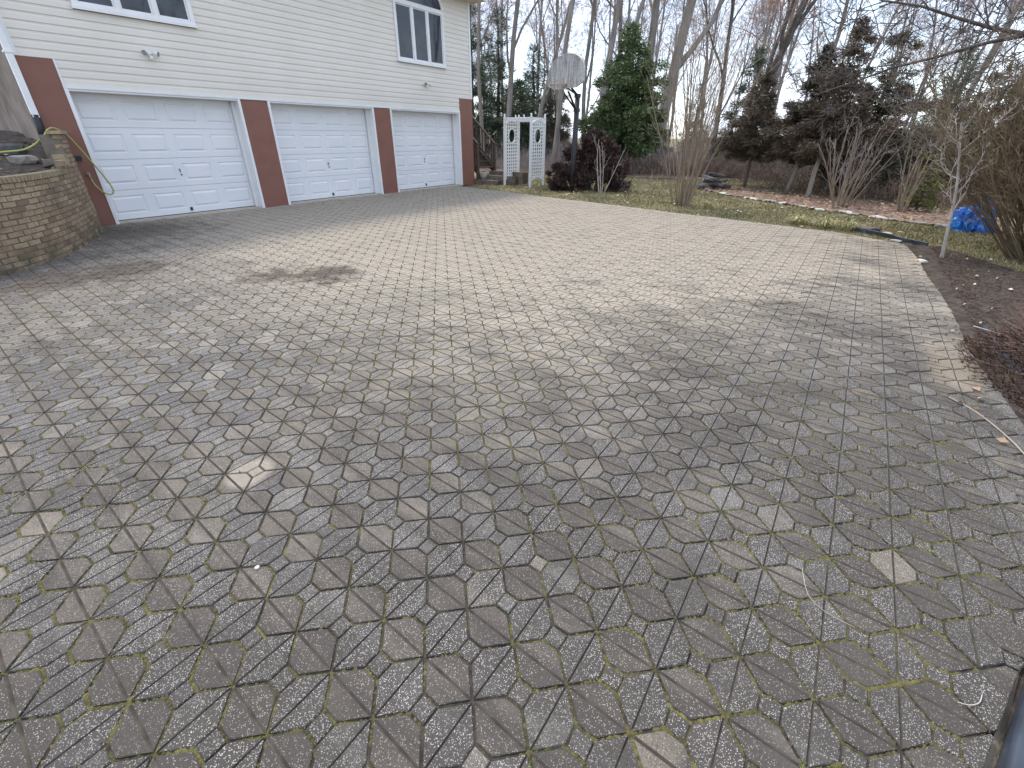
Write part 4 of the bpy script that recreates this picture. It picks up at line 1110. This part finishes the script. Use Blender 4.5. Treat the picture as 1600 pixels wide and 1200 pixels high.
# black plastic edging strips
def edging_strip(pts, h, label, lean=.0, w=.006):
    m = MB(); P = spline(pts, 6); b0 = len(m.v)
    for i, p in enumerate(P):
        a = P[max(i-1, 0)]; c = P[min(i+1, len(P)-1)]; d = Vector((c[0]-a[0], c[1]-a[1], 0)).normalized(); n = Vector((-d.y, d.x, 0))
        for (o_, z) in ((0, 0), (lean*h, h), (lean*h+.012, h+.008), (lean*h+.022, h), (lean*h+.018, h-.012), (.012, 0)):
            m.v.append((p[0]+n.x*o_, p[1]+n.y*o_, p[2]+z))
    for i in range(len(P)-1):
        for j in range(6): m.f.append((b0+i*6+j, b0+i*6+(j+1) % 6, b0+i*6+6+(j+1) % 6, b0+i*6+6+j))
    return tag(m.build('edging_strip', MAT['plastic'], None, False), label, 'edging')
g = lambda t, s, z=-.05: (*W(t, s)[:2], z)
edging_strip([g(10.95, 11.75, -.02), g(10.45, 12.35, -.02), (6.82, 7.75, -.03), (6.93, 7.25, -.03)], .06, 'black plastic lawn edging running from the paving corner into the grass')
edging_strip([g(5.75, 12.93, -.09), g(5.3, 12.95, -.08), g(4.85, 12.96, -.08), g(4.6, 13.0, -.09)], .08, 'dark plastic edging strip exposed beside the washed sand at the bed', .6)
edging_strip([g(3.75, 12.99, -.09), g(3.3, 12.97, -.09), g(2.6, 12.95, -.09), g(2.1, 12.9, -.09)], .08, 'dark plastic edging strip beside the mulch behind the near corner', .5)
def liner():
    m = MB(); n = 30; b0 = 0
    for i in range(n+1):
        t = .55+1.55*i/n; s = 12.425 + .32*(t-1.2)
        for j, (o_, z) in enumerate(((-.004, -.06), (-.004, .02), (.004, .034), (.014, .036), (.05, .02), (.13, -.01), (.26, -.05))):
            q = W(t, s+o_*1.2+.006*nz(t*4, j*.8, 2.)); m.v.append((q.x, q.y, z+.008*nz(t*5, j*1.1)))
    for i in range(n):
        for j in range(6): m.f.append((i*7+j, i*7+7+j, i*7+8+j, i*7+1+j))
    return m
tag(liner().build('plastic_edging_board', MAT['plastic'], None, True), 'wide glossy blue black plastic edging at the bottom right corner', 'edging')
# blue tarp
def tarp():
    import bmesh
    bm = bmesh.new(); bmesh.ops.create_icosphere(bm, subdivisions=5, radius=1)
    for v in bm.verts:
        q = v.co.copy(); f = .86+.34*mnoise.noise(q*1.7)+.34*abs(mnoise.noise(q*3.4))+.2*abs(mnoise.noise(q*7.))+.08*abs(mnoise.noise(q*15.))
        z = max(q.z*f, -.12+.06*mnoise.noise(q*6)); sk = 1+.45*max(0, .15-q.z)*(.6+mnoise.noise(q*3.))
        v.co = Vector((q.x*.33*f*sk, q.y*.3*f*sk, .05+z*.52))
    me = bpy.data.meshes.new('blue_tarp'); bm.to_mesh(me); bm.free(); me.materials.append(MAT['tarp']); return me
o = link('blue_tarp', tarp()); o.location = on_ground(8.95, 8.65, -.02); tag(o, 'crumpled bright blue tarp heaped behind the right shrub', 'tarp')
# twigs and pebble on the paving
for k, (P, r, lab) in enumerate((([(1.345, 12.345), (1.357, 12.375), (1.385, 12.40), (1.418, 12.41)], .0016, 'short curved pale twig on the paving near the bottom right corner'), ([(1.60, 11.90), (1.49, 11.93), (1.447, 11.983), (1.438, 12.08)], .0012, 'long thin straw on the paving right of centre'), ([(3.75, 12.55), (3.6, 12.68), (3.3, 12.8), (2.95, 12.86)], .005, 'grey stick lying along the paving edge beside the low shrub'), ([(5.6, 12.9), (5.5, 13.05), (5.45, 13.1)], .006, 'pale broken stick at the bed edge above the washed sand'))):
    m = MB(); m.tube(spline([(*W(t, s)[:2], .008+und(t, s) if s < 12.7 else .0) for t, s in P], 5), r, 5); tag(m.build('twig', MAT['ivory' if k != 2 else 'bark_pale'], None, True), lab, 'twig')
o = link('pebble', rock_mesh('pebble', MAT['palestone'], .012, .01, .007, 90)); q = W(.27, 10.1); o.location = (q.x, q.y, .006+und(.27, 10.1)); tag(o, 'single white pebble on the mossy paving at lower left', 'pebble')

# ------------------------------------------------------------------ trees behind
fork = dict(start=(.22, .25, .2, .2), ang=(.42, .6, .8, .8), len=(.62, .5, .48, .5), rad=(.58, .5, .5, .55), kids=((5, 7), (8, 11), (7, 9), (4, 6)))
def tree(x, y, meshes, label, name='bare_tree', group=None, rz=0., sc=1.):
    return plant_thing(name, on_ground(x, y), meshes, label, 'tree', group, rz, sc)
tree(-1.75, 29, bare_tree(101, 15, .13, 'bark', 'twig_purple'), 'slender bare tree nearest the house corner')
tree(-.45, 30, bare_tree(102, 15, .19, 'bark', 'twig', **fork), 'bare tree with forked grey trunk left of the arbor')
tree(.75, 29, bare_tree(103, 13, .13, 'bark', 'twig', lean=(.28, 0), **fork), 'thin bare tree leaning right above the arbor')
tree(2.05, 24.5, bare_tree(104, 17, .14, 'bark', 'twig', start=(.55, .25, .2, .2)), 'straight bare trunk directly left of the backboard')
tree(2.85, 31, bare_tree(105, 16, .12, 'bark', 'twig_purple', start=(.45, .25, .2, .2)), 'thin straight bare tree behind the backboard')
tree(4.5, 30, bare_tree(106, 16, .14, 'bark', 'twig', lean=(-.08, 0), **fork), 'curved bare tree just right of the backboard')
tree(4.95, 28.5, bare_tree(107, 19, .2, 'bark', 'twig', lean=(.05, 0), start=(.3, .25, .2, .2)), 'stout bare tree left of the evergreen')
tree(5.35, 28, bare_tree(108, 18, .15, 'bark', 'twig', lean=(.12, 0), **fork), 'leaning grey trunk beside the stout bare tree')
tree(6.5, 31, bare_tree(109, 18, .15, 'bark_pale', 'twig'), 'pale slim bare tree rising behind the evergreen on its left')
tree(7.7, 30, bare_tree(110, 20, .26, 'bark', 'twig', start=(.35, .25, .2, .2)), 'thick straight bare trunk behind the evergreen crown')
tree(8.2, 28, bare_tree(111, 19, .33, 'bark', 'twig', lean=(.1, 0), **fork), 'thickest bare tree leaning right behind the evergreen')
BRK = dict(fork); BRK.update(wig=(.05, .2, .2, .2, .25), len=(.75, .45, .48, .5))
tree(11.2, 27, bare_tree(112, 11, .15, 'bark_dark', 'twig', lean=(.12, 0), **BRK), 'dark crooked bare tree with long limbs behind the tall many-stemmed shrub')
tree(17.2, 36, bare_tree(113, 17, .34, 'bark_dark', 'twig_red', lean=(.02, 0), **fork), 'dark tapering bare tree with reddish twigs right of centre')
tree(20.5, 40, bare_tree(114, 15, .22, 'bark', 'twig_red', **fork), 'orange-budded bare tree behind the brown fir')
tree(22.5, 38, bare_tree(115, 15, .2, 'bark', 'twig_red'), 'second orange-budded bare tree right of the first')
tree(24, 27, bare_tree(116, 13, .16, 'bark', 'twig_purple', **fork), 'purple-twigged bare tree right of the dull fir')
tree(19, 19, bare_tree(117, 11, .15, 'bark', 'twig_purple', **fork), 'bare tree above the ivory-barked tree at right')
# a big tree standing outside the right edge whose limbs reach into the picture
rr = random.Random(120); tubes = []
LIMB = dict(BARE); LIMB.update(up=(0, .0, .02, .01, 0), wig=(.06, .1, .14, .18, .22), seg=(8, 8, 6, 5, 3))
tubes.append(([Vector((0, 0, -.3)), Vector((.05, 0, 1.5)), Vector((.1, .1, 3.2)), Vector((0, .1, 6)), Vector((.2, .1, 9))], [.34, .28, .24, .17, .06], 0))
for (z, dx, dy, L, r, u_) in ((2.9, -1, .38, 4.8, .055, .0), (2.5, -1, .25, 3.6, .035, .02), (3.4, -.9, .7, 5.2, .05, .06), (3.9, -1, .15, 4.6, .05, .1), (4.6, -.8, .5, 4.6, .05, .2), (4.2, .3, 1, 4.6, .09, .2), (5.2, -.6, .8, 4.2, .05, .3), (5.5, .8, -.3, 4, .08, .3), (5.0, -.7, -.5, 4, .08, .3), (6.2, .1, .7, 3.5, .07, .5), (6.5, -.7, .1, 3.5, .04, .5)):
    grow(tubes, rr, Vector((.06, .06, z)), Vector((dx, dy, u_)), L, r, 1, 4, LIMB)
tree(10.6, 7.9, plant_meshes('tree', tubes, 1, 'bark_dark', 'twig_near'), 'big bare tree at right whose long limbs hang across the top')

# evergreens
tree(-1.0, 36, conifer(131, 9, 3.0, .3, 'pine', per=120, size=.24, w=.018, levels=16, crad=.6, cluster=2.4, trunk_r=.2), 'dark green pine behind the house corner', 'pine_tree')
tree(1.4, 36, conifer(132, 7.0, 2.9, .2, 'pine', per=120, size=.24, w=.018, levels=14, crad=.6, cluster=2.4, trunk_r=.2), 'dark green pine behind the arbor', 'pine_tree')
tree(.4, 31.5, conifer(142, 4.6, 2.0, .1, 'pine', per=120, size=.22, w=.018, levels=14, crad=.5, cluster=1.8, trunk_r=.14, power=.6), 'low bushy pine directly behind the arbor', 'pine_tree')
tree(-2.6, 32, conifer(136, 8.5, 2.2, .2, 'pine', per=120, size=.24, w=.018, levels=14, crad=.55, cluster=2.2, trunk_r=.2), 'grey green pine half hidden by the house', 'pine_tree')
tree(2.95, 34, conifer(137, 6.0, 1.7, .2, 'greyfir', per=120, size=.24, w=.018, levels=14, crad=.45, cluster=2., trunk_r=.16), 'small dark pine left of the hoop pole', 'pine_tree')
tree(11.6, 24.5, conifer(133, 5.2, 2.0, .3, 'pine', per=85, size=.2, w=.018, levels=14, crad=.4, cluster=1.8, trunk_r=.16), 'dark pine behind the tall many-stemmed shrub', 'pine_tree')
tree(9.05, 15.2, conifer(134, 3.95, 1.5, 1.05, 'brownfir', per=150, size=.10, w=.014, levels=16, crad=.24, cluster=1.15, trunk_r=.075, bark='bark_pale', power=.95, lean=(.02, 0)), 'brown-needled fir on the left of two pale bare trunks', 'fir_tree')
tree(8.95, 13.9, conifer(135, 4.3, 1.4, 1.15, 'brownfir', per=150, size=.10, w=.014, levels=17, crad=.24, cluster=1.15, trunk_r=.07, bark='bark_pale', power=.95, lean=(.03, 0)), 'taller brown-needled fir on the right of two pale bare trunks', 'fir_tree')
tree(8.3, 16.6, conifer(141, 3.5, 1.25, .95, 'brownfir', per=130, size=.10, w=.014, levels=14, crad=.24, cluster=1.15, trunk_r=.06, power=.8), 'lower brown-needled fir left of the two pale trunks', 'fir_tree')
tree(11.0, 14.9, conifer(138, 4.2, 1.9, .35, 'greyfir', per=150, size=.11, w=.013, levels=17, crad=.27, cluster=1.3, trunk_r=.08, power=.7), 'dull grey green fir right of the brown firs', 'fir_tree')
tree(13.5, 13.9, conifer(139, 3.3, 1.6, .2, 'greyfir', per=140, size=.11, w=.013, levels=13, crad=.27, cluster=1.3, trunk_r=.08, power=.7), 'low grey green fir behind the ivory-barked tree', 'fir_tree')
tree(14.6, 22.5, conifer(140, 2.4, 2.4, .0, 'ever', per=36, size=.14, w=.03, levels=8, crad=.4, cluster=1.6, trunk_r=.1, power=.5), 'broad dark spreading evergreen low behind the fir trunks', 'shrub')

# far wood: slim trees one cannot tell apart, in one group
far = [bare_tree(200+k, 14+k, .15, 'bark_far', m_, **(fork if k % 2 else {})) for k, m_ in enumerate(('twig', 'twig_purple', 'twig', 'twig_red'))]
for k in range(64):
    f = k/63; x = -12+f*62+R.gauss(0, 1.2); y = 42+R.uniform(0, 26)-max(0, (x-22))*.5
    tree(x, y, far[k % 4], 'slim bare tree in the distant wood beyond the lawn', 'woodland_tree', 'trees of the distant wood', R.random()*6, R.uniform(.75, 1.15))
farp = conifer(210, 8, 2.4, .2, 'pine', per=70, size=.3, w=.022, levels=13, crad=.6, cluster=2.6, trunk_r=.2)
for k, (x, y) in enumerate(((-5, 44), (3.5, 46), (8.5, 45), (13, 44), (17, 46), (25, 42), (29, 33), (33, 38), (37, 30), (30, 26), (-9, 40), (41, 36))):
    tree(x, y, farp, 'dark pine in the distant wood beyond the lawn', 'woodland_pine', 'pines of the distant wood', R.random()*6, R.uniform(.6, 1.0))

# brushwood along the far side of the lawn
def brush(zone, n, h, mat, name, label):
    rr = random.Random(len(zone)*7+n); m = MB()
    for k in range(n):
        (x0, y0), (x1, y1) = zone[rr.randrange(len(zone))]; q = rr.random(); x = x0+(x1-x0)*q+rr.gauss(0, .7); y = y0+(y1-y0)*q+rr.gauss(0, .9)
        b = Vector((x, y, ground_h(x, y)-.02)); hh = h*rr.uniform(.25, 1.1)*max(.25, min(1.2, .62+1.1*nz(x*.45, y*.45, 6.))); d = Vector((rr.gauss(0, .35), rr.gauss(0, .35), 1))
        p1 = b+d*hh*.5; p2 = b+d*hh+rv(rr)*.12; m.tube([b, p1, p2], [.012, .008, .003], 3, False)
        for j in range(3):
            f = rr.uniform(.3, .95); s0 = b.lerp(p2, f); m.tube([s0, s0+rv(rr)*.16+Vector((0, 0, .18*hh))], [.006, .002], 3, False)
    return tag(m.build(name, MAT[mat], None, False, False), label, 'brushwood', kind='stuff')
brush([((4.3, 24.2), (11, 21)), ((9, 21.8), (13, 18.8)), ((11.5, 19), (15, 15.3)), ((13, 16), (18, 12.5))], 5200, 1.0, 'brushtwig', 'brushwood', 'grey brown brushwood along the far side of the lawn')
brush([((10.8, 14), (13.5, 11)), ((11.5, 12), (16, 9.5)), ((9.8, 16.8), (12, 14.5))], 3000, .8, 'brushtwig', 'bramble', 'dark bramble thicket behind the leaf bed')
brush([((-3, 27), (5, 25.5)), ((1.5, 24.5), (5, 23.8)), ((-4, 30), (6, 29))], 3600, 1.3, 'twig', 'undergrowth', 'grey undergrowth beyond the arbor')
brush([((5, 27), (16, 24)), ((12, 26), (26, 18)), ((5, 33), (24, 30))], 4200, 2.2, 'twig', 'thicket', 'tall grey thicket at the edge of the wood')

# ------------------------------------------------------------------ grass, leaves and mulch chips
gm = MB(); cnt_ = 0
def lawn_ok(x, y):
    t, s = S((x, y))
    if drive_depth(t, s) > -.06 or (s < 0.2 and t < 13.6): return False
    return not inside(x, y, BED) and not inside(x, y, LEAFBED) and not inside(x, y, WOODS) and not inside(x, y, UNDER_EVERGREEN)
for _ in range(230000):
    y = 5.5+20*R.random()**1.35; x = R.uniform(-1.2, .2+y*1.2)
    if not in_frame((x, y, 0), 1.02) or not lawn_ok(x, y): continue
    a = R.random()*6.28; h = R.uniform(.018, .05)*(1+.5*nz(x*1.3, y*1.3)); w = .006+.0006*y; dx, dy = cos(a)*w, sin(a)*w; z = ground_h(x, y)-.005
    gm.poly([(x-dx, y-dy, z), (x+dx, y+dy, z), (x+R.gauss(0, .02), y+R.gauss(0, .02), z+h)])
tag(gm.build('grass', MAT['grass'], None, False, False), 'short olive lawn grass beyond the paving', 'grass', kind='stuff')
lm = MB()
for _ in range(4200):
    k = R.random()
    if k < .62:
        x, y = R.uniform(6.4, 11.2), R.uniform(8, 17)
        if not inside(x, y, LEAFBED): continue
        leaf(lm, x, y, ground_h(x, y)+.05, R.uniform(.025, .06), .9)
    else:
        y = R.uniform(7, 24); x = R.uniform(-1, .2+y*.9)
        if lawn_ok(x, y) and R.random() < .5: leaf(lm, x, y, ground_h(x, y)+.03, R.uniform(.025, .045))
for _ in range(70):
    t = R.uniform(2.6, 13); s = .08+abs(R.gauss(0, .35)); p = W(t, s); leaf(lm, p.x, p.y, .008+und(t, s), R.uniform(.015, .035), .6)
for _ in range(40):
    t = R.uniform(3, 9.5); s = 12.75-abs(R.gauss(0, .12)); p = W(t, s); leaf(lm, p.x, p.y, .01+und(t, s), R.uniform(.012, .03), .6)
tag(lm.build('fallen_leaves', MAT['leaves'], None, False, False), 'dead brown leaves scattered on lawn, bed and paving', 'leaves', kind='stuff')
lm = MB()
for _ in range(260):
    y = R.uniform(7, 22); x = R.uniform(0, .2+y*.9)
    if lawn_ok(x, y) or inside(x, y, LEAFBED): leaf(lm, x, y, ground_h(x, y)+.05, R.uniform(.025, .05), .9)
for _ in range(34):
    t = R.uniform(3.4, 9.5); s = 12.9+abs(R.gauss(0, .3)); p = W(t, s); leaf(lm, p.x, p.y, ground_h(p.x, p.y)+.06, R.uniform(.01, .024), .9)
tag(lm.build('pale_leaves', MAT['paleleaf'], None, False, False), 'pale bleached leaves dotted over lawn and bed', 'leaves', kind='stuff')
cm_ = MB()
for _ in range(14000):
    t = -1+11*R.random(); s = 12.92+3.2*R.random()**1.6; p = W(t, s)
    if not in_frame(p, 1.05) or not inside(p.x, p.y, BED): continue
    a = R.random()*6.28; l = R.uniform(.008, .04); w = R.uniform(.003, .009); z = ground_h(p.x, p.y)+.035+.03*nz(p.x*5, p.y*5, 1.)+R.uniform(0, .015)
    cm_.beam((p.x, p.y, z), (p.x+cos(a)*l, p.y+sin(a)*l, z+R.gauss(0, .01)), w, w*.5)
tag(cm_.build('mulch_chips', MAT['chips'], None, False, False), 'dark bark mulch chips and twigs on the planting bed', 'mulch', kind='stuff')
SC.render.engine = 'CYCLES'
SC.cycles.max_bounces = 5; SC.cycles.diffuse_bounces = 3; SC.cycles.glossy_bounces = 2
